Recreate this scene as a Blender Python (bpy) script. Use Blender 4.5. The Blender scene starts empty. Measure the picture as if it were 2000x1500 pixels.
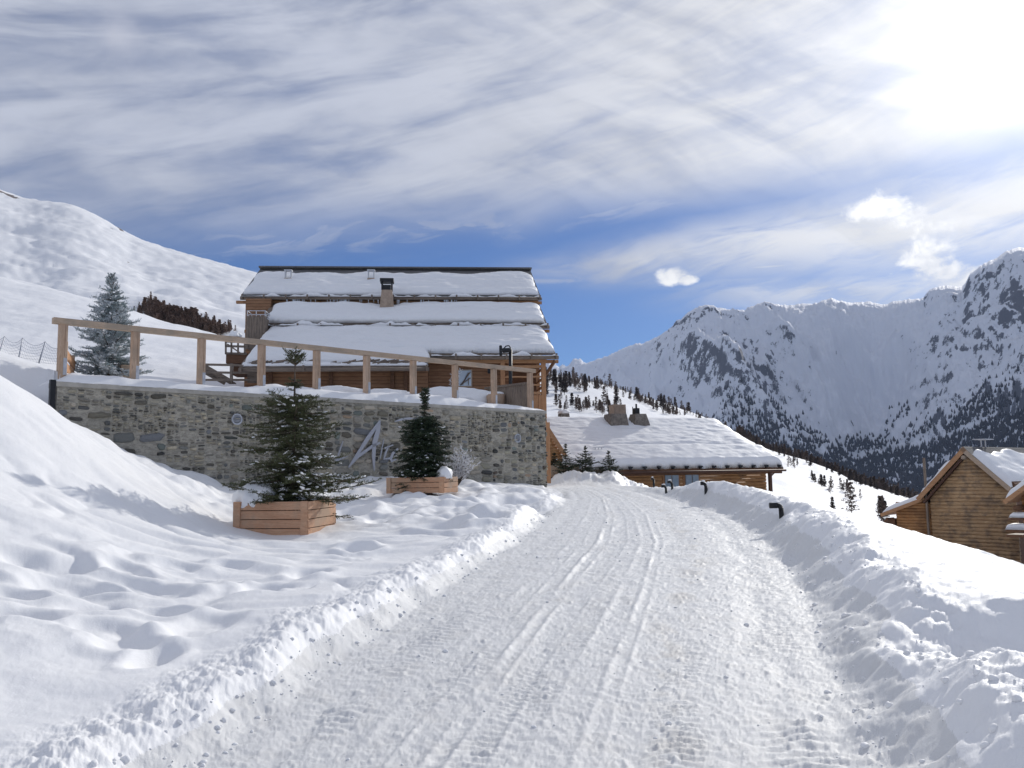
import bpy, math, random
import numpy as np
from mathutils import Vector, Matrix
PI = math.pi
sc = bpy.context.scene
COL = sc.collection
# ---------------------------------------------------------------- camera
F = 1650.0                                   # focal length in photo pixels (photo 2000 x 1500)
PITCH = math.atan(175 / 1650); ROLL = math.radians(0.9)
EYE = np.array([0, 0, 1.65])
FWD = np.array([0, math.cos(PITCH), math.sin(PITCH)])
R0 = np.array([1.0, 0, 0]); U0 = np.array([0, -math.sin(PITCH), math.cos(PITCH)])
RT = R0 * math.cos(ROLL) - U0 * math.sin(ROLL)
UP = U0 * math.cos(ROLL) + R0 * math.sin(ROLL)
cam_d = bpy.data.cameras.new('camera'); cam = bpy.data.objects.new('camera', cam_d); COL.objects.link(cam)
cam_d.sensor_width = 36; cam_d.lens = 36 * F / 2000; cam_d.clip_end = 60000; cam_d.clip_start = 0.05
M4 = Matrix([[RT[i], UP[i], -FWD[i], EYE[i]] for i in range(3)] + [[0, 0, 0, 1]])
cam.matrix_world = M4
sc.camera = cam

def ray(u, v):
    return FWD + (u - 1000) / F * RT + (750 - v) / F * UP
def P(u, v, y):                              # the point at depth y (metres along +Y) seen in direction (u, v)
    d = ray(u, v); return EYE + d * (y / d[1])

# ---------------------------------------------------------------- sky, sun, exposure
sd = ray(2010, 30); sd = sd / np.linalg.norm(sd)
SUN_EL = math.asin(sd[2]); SUN_AZ = math.atan2(sd[0], sd[1])
sun_d = bpy.data.lights.new('sun', 'SUN'); sun_d.energy = 3.5; sun_d.angle = math.radians(0.6); sun_d.color = (1.0, .965, .90)
sun = bpy.data.objects.new('sun', sun_d); COL.objects.link(sun)
sun.rotation_euler = Vector(sd).to_track_quat('Z', 'Y').to_euler()
sc.view_settings.view_transform = 'Standard'; sc.view_settings.look = 'None'
sc.view_settings.gamma = 1; sc.view_settings.exposure = -0.22
sc.cycles.use_denoising = True
try: sc.cycles.denoiser = 'OPENIMAGEDENOISE'
except Exception: pass
sc.cycles.max_bounces = 6; sc.cycles.diffuse_bounces = 3; sc.cycles.glossy_bounces = 2
sc.cycles.sample_clamp_indirect = 8

class NT:                                    # a small node-writing helper
    def __init__(s, tree): s.t = tree; s.n = tree.nodes; s.l = tree.links
    def new(s, typ, **kw):
        n = s.n.new(typ)
        for k, v in kw.items(): setattr(n, k, v)
        return n
    def put(s, sock, val):
        if isinstance(val, bpy.types.NodeSocket): s.l.new(val, sock)
        elif isinstance(val, (tuple, list)) and len(val) == 3 and sock.type == 'RGBA': sock.default_value = (*val, 1)
        else: sock.default_value = val
    def m(s, op, a, b=0.0, c=0.0, clamp=False):
        n = s.new('ShaderNodeMath', operation=op); n.use_clamp = clamp
        s.put(n.inputs[0], a); s.put(n.inputs[1], b); s.put(n.inputs[2], c); return n.outputs[0]
    def add(s, a, b): return s.m('ADD', a, b)
    def sub(s, a, b): return s.m('SUBTRACT', a, b)
    def mul(s, a, b): return s.m('MULTIPLY', a, b)
    def smooth(s, x, lo, hi, a=0.0, b=1.0):
        n = s.new('ShaderNodeMapRange', interpolation_type='SMOOTHSTEP')
        s.put(n.inputs[0], x); s.put(n.inputs[1], lo); s.put(n.inputs[2], hi); s.put(n.inputs[3], a); s.put(n.inputs[4], b)
        return n.outputs[0]
    def gauss(s, x, c, w):                   # exp(-((x-c)/w)^2)
        d = s.m('DIVIDE', s.sub(x, c), w); return s.m('EXPONENT', s.mul(s.mul(d, d), -1.0))
    def mix(s, f, a, b, blend='MIX'):
        n = s.new('ShaderNodeMix', data_type='RGBA', blend_type=blend)
        s.put(n.inputs[0], f); s.put(n.inputs[6], a); s.put(n.inputs[7], b); return n.outputs[2]
    def noise(s, vec, scale, detail=5, rough=.55, dist=0.0, out=0, lac=2.0):
        n = s.new('ShaderNodeTexNoise'); s.put(n.inputs['Vector'], vec)
        n.inputs['Scale'].default_value = scale; n.inputs['Detail'].default_value = detail
        n.inputs['Roughness'].default_value = rough; n.inputs['Distortion'].default_value = dist
        n.inputs['Lacunarity'].default_value = lac
        return n.outputs[out]
    def mapping(s, vec, scale=(1, 1, 1), rot=(0, 0, 0), loc=(0, 0, 0)):
        n = s.new('ShaderNodeMapping'); s.put(n.inputs[0], vec)
        n.inputs['Scale'].default_value = scale; n.inputs['Rotation'].default_value = rot; n.inputs['Location'].default_value = loc
        return n.outputs[0]
    def comb(s, x, y, z=0.0):
        n = s.new('ShaderNodeCombineXYZ'); s.put(n.inputs[0], x); s.put(n.inputs[1], y); s.put(n.inputs[2], z); return n.outputs[0]
    def sep(s, v):
        n = s.new('ShaderNodeSeparateXYZ'); s.put(n.inputs[0], v); return n.outputs

world = bpy.data.worlds.new('World'); sc.world = world; world.use_nodes = True
w = NT(world.node_tree); w.n.clear()
wout = w.new('ShaderNodeOutputWorld'); bg = w.new('ShaderNodeBackground')
bg.inputs[1].default_value = 0.105
w.l.new(bg.outputs[0], wout.inputs[0])
sky = w.new('ShaderNodeTexSky', sky_type='NISHITA', sun_disc=False)
sky.sun_elevation = SUN_EL; sky.sun_rotation = SUN_AZ; sky.altitude = 2000; sky.air_density = 1.0; sky.dust_density = 0.3; sky.ozone_density = 1.5
tc = w.new('ShaderNodeTexCoord'); DIR = tc.outputs['Generated']
X, Y, Z = w.sep(DIR)
AZ = w.m('ARCTAN2', X, Y)
EL = w.m('ARCSINE', Z)
def azel(u, v):
    d = ray(u, v); d = d / np.linalg.norm(d); return math.atan2(d[0], d[1]), math.asin(d[2])
def line_through(p, q):                      # el = a + b*az through two sky directions
    (a0, e0), (a1, e1) = azel(*p), azel(*q); b = (e1 - e0) / (a1 - a0); return e0 - b * a0, b
def above(p, q):                             # signed height above that line, in radians
    a, b = line_through(p, q); return w.sub(EL, w.add(a, w.mul(AZ, b)))
# cloud-sheet coordinates: the direction meets a high flat layer
zz = w.add(w.m('MAXIMUM', Z, 0.0), 0.16)
PX = w.m('DIVIDE', X, zz); PY = w.m('DIVIDE', Y, zz)
PL = w.comb(PX, PY)
warp = w.noise(w.mapping(PL, (1, 1, 1)), 1.1, 4, .55)
warpf = w.sub(warp, .5)
# long streaks, running from lower left to upper right, and the cross ripples
AE = w.comb(w.add(AZ, w.mul(warpf, .12)), w.add(w.mul(EL, 1.25), w.mul(warpf, .10)))
streak = w.noise(w.mapping(w.mapping(AE, (1, 1, 1), (0, 0, math.radians(-17))), (1.3, 6.5, 1)), 2.6, 8, .56, .5)
fine = w.noise(w.mapping(w.mapping(AE, (1, 1, 1), (0, 0, math.radians(-10))), (1.2, 4.6, 1)), 9.0, 8, .60, .7)
rip = w.noise(w.mapping(w.mapping(AE, (1, 1, 1), (0, 0, math.radians(33))), (1.5, 7.0, 1)), 2.6, 5, .50, .6)
soft = w.noise(w.comb(AZ, w.mul(EL, 1.6), 4.2), 3.4, 5, .5, .4)
# the big sheet covers the upper sky; its lower edge
hA = w.add(above((0, 450), (1150, 425)), w.mul(warpf, .09))
hB = w.add(above((1000, 425), (2000, 290)), w.mul(warpf, .07))
sheet = w.m('MAXIMUM', w.smooth(hA, -.035, .06), 0.0)
sheetB = w.smooth(hB, -.03, .05)
left = w.smooth(AZ, azel(1020, 400)[0], azel(1120, 400)[0], 1.0, 0.0)
sheet = w.add(w.mul(sheet, left), w.mul(sheetB, w.sub(1.0, left)))
ripk = w.smooth(AZ, -.12, .22, .15, 1.0)
rip = w.add(w.mul(rip, ripk), w.mul(streak, w.sub(1.0, ripk)))
tex = w.add(w.mul(streak, .40), w.add(w.mul(rip, .28), w.add(w.mul(fine, .16), w.mul(soft, .24))))
dens = w.mul(sheet, w.smooth(tex, .37, .63, .44, .97))
# second band, rising to the right, thickening towards the sun
hC = w.add(above((980, 530), (2000, 395)), w.mul(warpf, .05))
wid = w.smooth(AZ, azel(950, 500)[0], azel(2000, 400)[0], .015, .048)
bd = w.m('DIVIDE', hC, wid); band = w.m('EXPONENT', w.mul(w.mul(bd, bd), -1.0))
band = w.mul(band, w.smooth(AZ, azel(900, 500)[0], azel(1250, 500)[0]))
band = w.mul(band, w.smooth(w.add(w.mul(streak, .5), w.mul(fine, .5)), .34, .58, .35, .95))
# veil on the left under the sheet, low soft cloud over the ridge
hD = w.add(above((150, 470), (1000, 430)), w.mul(warpf, .10))
veil = w.mul(w.gauss(hD, 0.0, .020), w.smooth(fine, .42, .62, .0, .5))
veil = w.mul(veil, w.smooth(AZ, azel(150, 440)[0], azel(520, 440)[0]))
hE = w.add(above((1300, 575), (2000, 555)), w.mul(warpf, .03))
low = w.mul(w.gauss(hE, 0.0, .022), w.mul(w.smooth(AZ, azel(1180, 560)[0], azel(1560, 560)[0]), w.smooth(fine, .36, .6, .35, .75)))
hF = w.add(above((1050, 549), (1300, 541)), w.mul(warpf, .01))
thin = w.mul(w.gauss(hF, 0.0, .0035), w.mul(w.smooth(fine, .4, .6, .1, .5), w.smooth(AZ, azel(1450, 540)[0], azel(1250, 540)[0])))
hG = above((1450, 524), (1600, 513))
thin2 = w.mul(w.gauss(hG, 0.0, .0022), w.mul(w.gauss(AZ, azel(1500, 520)[0], .035), .7))
dens = w.m('MAXIMUM', dens, w.m('MAXIMUM', band, w.m('MAXIMUM', veil, w.m('MAXIMUM', low, w.m('MAXIMUM', thin, thin2)))))
# small cumulus puffs
puffn = w.noise(w.comb(AZ, w.mul(EL, 1.3)), 34.0, 7, .6, .25)
puffw = w.noise(w.comb(AZ, EL, 3.1), 16.0, 3, .5)
def puff(u, v, su, sv):
    a, e = azel(u, v)
    dx = w.m('DIVIDE', w.sub(AZ, a), su / F); dy = w.m('DIVIDE', w.sub(EL, e), sv / F)
    r2 = w.add(w.mul(dx, dx), w.mul(dy, dy))
    return w.sub(1.15, w.m('SQRT', r2))
blobs = [(1815, 512, 48, 42), (1850, 532, 44, 26), (1905, 536, 52, 26), (1865, 560, 42, 22), (1318, 536, 34, 17), (1722, 408, 62, 24),
         (1800, 425, 52, 20), (1845, 432, 30, 26), (1340, 545, 22, 11)]
pm = None
for b_ in blobs:
    q = puff(b_[0], b_[1], b_[2] * 1.18, b_[3] * 1.2); pm = q if pm is None else w.m('MAXIMUM', pm, q)
pm = w.add(pm, w.add(w.mul(w.sub(puffn, .5), 2.0), w.mul(w.sub(puffw, .5), 1.6)))
puffs = w.smooth(pm, .16, .74, 0.0, .96)
hp = w.sub(1.0, w.m('SQRT', w.add(w.m('POWER', w.m('DIVIDE', w.sub(AZ, azel(225, 70)[0]), 60 / F), 2.0), w.m('POWER', w.m('DIVIDE', w.sub(EL, azel(225, 70)[1]), 50 / F), 2.0))))
puffL = w.smooth(w.add(hp, w.mul(w.sub(puffw, .5), 2.0)), -.2, .9, 0.0, .6)
# brightness towards the sun (light scattered forward by thin cloud)
dt = w.new('ShaderNodeVectorMath', operation='DOT_PRODUCT'); w.put(dt.inputs[0], DIR); dt.inputs[1].default_value = tuple(sd)
ang = w.m('ARCCOSINE', w.m('MINIMUM', dt.outputs['Value'], 1.0))
g1 = w.gauss(ang, 0.0, .115); g2 = w.gauss(ang, 0.0, .42)
glow = w.add(w.mul(w.m('EXPONENT', w.m('DIVIDE', ang, -.125)), 14.0), w.mul(g2, .5))
ccol = w.mix(w.smooth(ang, .05, .80), (8.3, 8.35, 8.6), (5.8, 6.15, 7.2))
shade = w.smooth(w.add(w.mul(soft, .4), w.mul(rip, .6)), .34, .64, .88, 1.12)
ccol = w.mix(1.0, ccol, w.comb(shade, shade, shade), 'MULTIPLY')
blue = w.mix(1.0, sky.outputs[0], (.41, .58, .89), 'MULTIPLY')
base = w.mix(dens, blue, ccol)
base = w.mix(puffL, base, (6.6, 6.8, 7.8))
base = w.mix(puffs, base, w.mix(w.smooth(w.add(w.mul(puffn, .6), w.mul(puffw, .4)), .38, .6), (7.6, 7.9, 8.8), (11.6, 11.6, 11.6)))
gl = w.mix(1.0, w.comb(glow, glow, glow), (1.0, .985, .92), 'MULTIPLY')
base = w.mix(1.0, base, gl, 'ADD')
w.l.new(base, bg.inputs[0])

# ---------------------------------------------------------------- scene helpers
def tag(o, label=None, cat=None, group=None, kind=None):
    if label: o['label'] = label
    if cat: o['category'] = cat
    if group: o['group'] = group
    if kind: o['kind'] = kind
    return o
def empty(name, label, cat, loc=(0, 0, 0), rz=0.0, group=None):
    o = bpy.data.objects.new(name, None); COL.objects.link(o)
    o.location = tuple(loc); o.rotation_euler = (0, 0, rz); o.empty_display_size = .2
    return tag(o, label, cat, group)
def mesh_obj(name, verts, faces, mats, parent=None, smooth=False, col=None, fmat=None, label=None):
    me = bpy.data.meshes.new(name)
    if isinstance(faces, np.ndarray):
        verts = np.asarray(verts, np.float32); nv = len(verts); nf, k = faces.shape
        me.vertices.add(nv); me.vertices.foreach_set('co', verts.ravel())
        me.loops.add(nf * k); me.loops.foreach_set('vertex_index', faces.astype(np.int32).ravel())
        me.polygons.add(nf); me.polygons.foreach_set('loop_start', np.arange(0, nf * k, k, dtype=np.int32))
        try: me.polygons.foreach_set('loop_total', np.full(nf, k, np.int32))
        except Exception: pass
        me.update(calc_edges=True)
    else:
        me.from_pydata([tuple(map(float, p)) for p in verts], [], faces); me.update()
    if not isinstance(mats, (list, tuple)): mats = [mats]
    for m_ in mats: me.materials.append(m_)
    if fmat is not None: me.polygons.foreach_set('material_index', np.asarray(fmat, np.int32))
    me.polygons.foreach_set('use_smooth', np.full(len(me.polygons), bool(smooth)))
    if col is not None:
        a = me.color_attributes.new('tint', 'FLOAT_COLOR', 'POINT'); a.data.foreach_set('color', np.asarray(col, np.float32).ravel())
    o = bpy.data.objects.new(name, me); COL.objects.link(o)
    if parent is not None: o.parent = parent
    if label: o['label'] = label
    return o

def perlin(x, y, seed=0):
    xi = np.floor(x).astype(np.int64); yi = np.floor(y).astype(np.int64); xf = x - xi; yf = y - yi
    def g(ix, iy, dx, dy):
        h = (ix * 374761393 + iy * 668265263 + seed * 974634777) & 0xffffffff
        h = ((h ^ (h >> 13)) * 1274126177) & 0xffffffff; h = h ^ (h >> 16)
        a = (h & 0xffff) * (2 * PI / 65536.0); return np.cos(a) * dx + np.sin(a) * dy
    u = xf * xf * xf * (xf * (xf * 6 - 15) + 10); v = yf * yf * yf * (yf * (yf * 6 - 15) + 10)
    a = g(xi, yi, xf, yf); b = g(xi + 1, yi, xf - 1, yf); c = g(xi, yi + 1, xf, yf - 1); d = g(xi + 1, yi + 1, xf - 1, yf - 1)
    return ((a + u * (b - a)) + v * ((c + u * (d - c)) - (a + u * (b - a)))) * 1.5
def fbm(x, y, octs=4, gain=.5, seed=0, lac=2.03):
    s = 0; a = 1.0
    for i in range(octs): s = s + a * perlin(x, y, seed + i * 17); x = x * lac + 3.1; y = y * lac - 7.3; a *= gain
    return s
def ridged(x, y, octs=5, gain=.5, seed=0, lac=2.05):
    s = 0; a = 1.0; w_ = 1.0
    for i in range(octs):
        n = 1 - np.abs(perlin(x, y, seed + i * 13)) * 1.6; n = np.clip(n, 0, 1) ** 2
        s = s + a * n * w_; w_ = np.clip(n * 1.6, 0, 1); x = x * lac + 1.7; y = y * lac + 9.2; a *= gain
    return s
def sstep(x, a, b):
    t = np.clip((x - a) / (b - a), 0, 1); return t * t * (3 - 2 * t)

# ---------------------------------------------------------------- materials
def newmat(name):
    m = bpy.data.materials.new(name); m.use_nodes = True; t = NT(m.node_tree)
    b = m.node_tree.nodes['Principled BSDF']; return m, t, b
def bump(t, b, h, strength=.5, dist=.02):
    n = t.new('ShaderNodeBump'); n.inputs['Strength'].default_value = strength; n.inputs['Distance'].default_value = dist
    t.put(n.inputs['Height'], h); t.l.new(n.outputs[0], b.inputs['Normal'])
def objco(t): return t.new('ShaderNodeTexCoord').outputs['Object']
def flat(name, col, rough=.6, metal=0.0, var=.12, scale=6.0, bmp=.2):
    m, t, b = newmat(name); co = objco(t)
    n = t.noise(co, scale, 5, .6)
    t.put(b.inputs['Base Color'], t.mix(t.smooth(n, .3, .7), tuple(c * (1 - var) for c in col), tuple(min(1, c * (1 + var)) for c in col)))
    b.inputs['Roughness'].default_value = rough; b.inputs['Metallic'].default_value = metal
    if bmp: bump(t, b, t.noise(co, scale * 6, 4, .6), bmp, .01)
    return m
def snowmat(name, col=(.88, .88, .885), bs=.35, bd=.02, dirt=None, sc1=9.0):
    m, t, b = newmat(name); co = objco(t)
    n1 = t.noise(co, sc1, 6, .62); n2 = t.noise(co, sc1 * 9, 4, .6)
    c = t.mix(t.smooth(n1, .3, .7), col, tuple(x * .975 for x in col))
    if dirt:
        a = t.new('ShaderNodeAttribute', attribute_name='tint'); r = t.sep(a.outputs['Color'])
        c = t.mix(r[0], c, dirt)
    t.put(b.inputs['Base Color'], c); b.inputs['Roughness'].default_value = .55
    b.inputs['Specular IOR Level'].default_value = .25
    n3 = t.noise(co, sc1 * 28, 3, .7)
    bump(t, b, t.add(t.mul(n3, .22), t.add(t.mul(n1, .7), t.mul(n2, .45))), bs, bd)
    return m
def woodmat(name, c1, c2, grain=(1, 14, 14), rough=.7, knots=True, bands=None, wear=None):
    # grain: stretch of the noise in local axes; bands: (axis, spacing, darkness) for board joints
    m, t, b = newmat(name); co = objco(t)
    g = t.noise(t.mapping(co, grain), 2.2, 7, .62, .8); g2 = t.noise(t.mapping(co, tuple(x * 3 for x in grain)), 4.0, 4, .6)
    big = t.noise(co, .9, 3, .5)
    c = t.mix(t.smooth(t.add(t.mul(g, .7), t.mul(big, .3)), .36, .64), c1, c2)
    c = t.mix(t.smooth(g2, .45, .7, 0, .35), c, tuple(x * .45 for x in c1))
    if knots:
        v = t.new('ShaderNodeTexVoronoi'); t.put(v.inputs['Vector'], t.mapping(co, tuple(max(.5, x * .25) for x in grain))); v.inputs['Scale'].default_value = 2.4
        c = t.mix(t.smooth(v.outputs['Distance'], .05, .11, .6, 0), c, tuple(x * .3 for x in c1))
    if wear:
        c = t.mix(t.smooth(t.noise(co, 1.7, 5, .6), .45, .65, 0, .8), c, wear)
    t.put(b.inputs['Base Color'], c); b.inputs['Roughness'].default_value = rough; b.inputs['Specular IOR Level'].default_value = .25
    h = t.mul(g2, .5)
    if bands:
        ax, sp, dk = bands
        fr = t.m('FRACT', t.m('DIVIDE', t.sep(co)[ax], sp)); e = t.m('MINIMUM', fr, t.sub(1.0, fr))
        lines = t.smooth(e, .0, .09)
        cell = t.new('ShaderNodeTexWhiteNoise', noise_dimensions='1D'); t.put(cell.inputs['W'], t.m('FLOOR', t.m('DIVIDE', t.sep(co)[ax], sp)))
        c = t.mix(t.mul(cell.outputs['Value'], .35), c, tuple(x * .6 for x in c1))
        c = t.mix(lines, tuple(x * dk for x in c1), c)
        t.put(b.inputs['Base Color'], c); h = t.add(h, t.mul(lines, 1.5))
    bump(t, b, h, .6, .012)
    return m
# ---------------------------------------------------------------- near snow, road
M_SNOW = snowmat('snow')
M_ROAD = snowmat('packed_snow', (.765, .765, .76), .5, .02, dirt=(.60, .56, .50), sc1=14)
SL = .032
ry = np.array([0, 4.3, 6.5, 9.8, 14.5, 19.8, 26.5, 31, 34, 38, 42])
rl = np.array([-2.1, -1.72, -1.42, -.89, 0.0, .78, 1.75, 1.9, 1.3, 1.2, 1.2])
rr = np.array([1.2, 1.72, 2.3, 3.2, 4.25, 4.85, 4.75, 4.4, 4.3, 4.2, 4.2])
def road_z(y): return SL * np.minimum(y, 33) + .006 * np.clip(y - 33, 0, 40)
# stone wall line (needed by the ground too)
W1 = P(112, 745, 20.6); wang = math.atan2(1.0, .988); WD = np.array([math.cos(wang), math.sin(wang)]); WN = np.array([-WD[1], WD[0]])  # WN points behind
WL = (1.3 - W1[0]) / WD[0]                   # wall length
TERR = 4.0
def wall_coords(x, y):
    dx = x - W1[0]; dy = y - W1[1]
    return dx * WD[0] + dy * WD[1], dx * WN[0] + dy * WN[1]

low_pts = [P(*q) for q in [
    (0, 742, 15), (-250, 620, 15), (0, 1000, 10), (0, 1250, 6), (0, 1500, 4.0), (-300, 1500, 4.0), (-300, 1200, 6), (-300, 900, 10),
    (105, 800, 17), (210, 872, 17.5), (200, 1000, 12.5), (330, 922, 20), (430, 958, 22.5), (112, 830, 20.0), (250, 880, 21.3), (420, 1000, 17), (150, 1150, 8.5), (300, 1130, 9.3), (300, 1290, 6.2),
    (450, 1035, 15.0), (520, 1050, 14.6), (640, 1046, 14.8), (700, 1030, 16), (470, 1150, 9.3), (600, 1160, 8.9), (550, 1210, 7.1), (380, 1310, 5.7), (220, 1420, 4.7),
    (450, 975, 21), (560, 975, 22), (650, 958, 24), (750, 940, 26), (850, 950, 26.5), (950, 952, 27.5), (1030, 956, 29.5), (1085, 975, 27.5),
    (800, 1000, 19), (930, 985, 22), (900, 1050, 15), (760, 1095, 11.6), (1000, 1000, 21.5), (1040, 1010, 20.5)]]
low_pts += [np.array(p) for p in [(-8, 1, 1.6), (-14, 6, 3.0), (-25, 10, 7.0), (-22, 20, 8.0), (-3, 0, .3), (-9, 3.5, 1.7), (-1.0, 29.5, 1.25), (-13.5, 18.8, 4.2), (-5, -8, .6)]]
for yy in [4.3, 6.5, 9.8, 14.5, 19.8, 25]:
    low_pts.append(np.array([np.interp(yy, ry, rl) - .45, yy, SL * yy + .24]))
right_pts = [P(*q) for q in [
    (1850, 1112, 7.6), (2000, 1112, 8.3), (2300, 1220, 8.5), (1800, 1046, 12), (1700, 1016, 14.5), (1600, 988, 17), (1530, 968, 20), (1440, 955, 24), (1360, 954, 27), (1290, 957, 31), (1240, 950, 34),
    (2100, 1150, 12), (2000, 1165, 6.4), (1850, 1150, 6.9), (1780, 1125, 7.0), (1700, 1150, 6.5), (1850, 1100, 8.2), (2100, 1200, 6.4), (1780, 1276, 4.77), (1850, 1340, 4.06), (1920, 1400, 3.6), (2000, 1450, 3.26), (2000, 1287, 4.6), (1900, 1276, 4.8), (2000, 1340, 4.1), (1850, 1275, 6.0), (2000, 1283, 5.9), (1720, 1230, 5.9), (2150, 1300, 5.9)]]
right_pts += [np.array(p) for p in [(4.0, 3.6, .6), (2.3, 2.0, .6), (4.5, 1.5, .5), (9, 3, .2), (5.2, 7.0, .60),
    (9, 8.5, .0), (9, 14, -.2), (9.5, 20, -.3), (10, 28, -.5), (9.5, 38, -.6), (14, 10, -1.3), (16, 22, -2.2), (24, 40, -3.6), (30, 60, -4.2), (18, 60, -2.2), (8, 60, .0), (2.5, 60, 1.4), (14, 44, -1.0), (7, 46, .1), (22, 12, -3.2), (40, 30, -6), (3, -6, .5)]]
for yy in [8.5, 9.8, 14.5, 19.8, 25]:
    right_pts.append(np.array([np.interp(yy, ry, rr) + 1.0, yy, SL * yy + (.36 if yy < 9 else .48)]))
far_c = [(-30, 60, 10.0), (-15, 45, 4.1), (0, 50, 4.0), (-25, 35, 8.2), (-40, 30, 13)]
up_pts = [P(60, 715, 24.5), P(0, 695, 24), P(-80, 690, 24), P(100, 722, 24.2), P(0, 690, 30)]
up_pts += [np.array(p) for p in [(-11, 24, 4.15), (-6, 30, 4.1), (0, 38, 4.1), (-12, 40, 4.0), (-20, 45, 6.5), (-24, 30, 8.0), (-5, 50, 4.0), (-30, 60, 10)]]
def tps_fit(pts, lam=.02):
    p = np.array(pts); n = len(p); d = np.hypot(p[:, None, 0] - p[None, :, 0], p[:, None, 1] - p[None, :, 1])
    K = np.where(d > 0, d * d * np.log(d + 1e-9), 0) + lam * np.eye(n) * 10
    Q = np.c_[np.ones(n), p[:, :2]]; A = np.block([[K, Q], [Q.T, np.zeros((3, 3))]])
    s = np.linalg.solve(A, np.r_[p[:, 2], 0, 0, 0]); return p, s
def tps_eval(f, x, y):
    p, s = f; out = s[-3] + s[-2] * x + s[-1] * y
    for i in range(len(p)):
        r2 = (x - p[i, 0]) ** 2 + (y - p[i, 1]) ** 2; out = out + s[i] * .5 * r2 * np.log(r2 + 1e-12)
    return out
f_low = tps_fit(low_pts, .01); f_right = tps_fit(right_pts, .002); f_up = tps_fit(up_pts, .01)

dents = []                                    # (x, y, radius across, radius along, depth) hollows trodden into the bank
def base_height(x, y):
    zr = road_z(y)
    xl = np.interp(y, ry, rl); xr = np.interp(y, ry, rr)
    zl = tps_eval(f_low, x, y); zR = tps_eval(f_right, x, y)
    mid = .5 * (xl + xr)
    t, d = wall_coords(x, y)
    zu = np.clip(tps_eval(f_up, x, y), 3.9, 14)
    # left of the wall's end the steep bank joins lower and upper ground; behind the wall it is the terrace
    k = sstep(d + .35 * fbm(x * .35, y * .35, 2, .5, 301), -.4, 4.2); zb = zl * (1 - k) + zu * k
    lft = (x - W1[0]) < -.60 * (y - W1[1]) - .12
    inside = (~lft) & (d > .22) & (x < 1.15)
    outside_r = (x >= 1.15) & (x < mid)
    zl = np.where(lft, zb, zl)
    zl = np.where(inside, zu, zl)
    zback = zr + .05
    zl = np.where(outside_r & (y > 31), np.minimum(zl, zback), zl)
    side = np.where(x < mid, zl, zR)
    return zr, side, xl, xr
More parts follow.
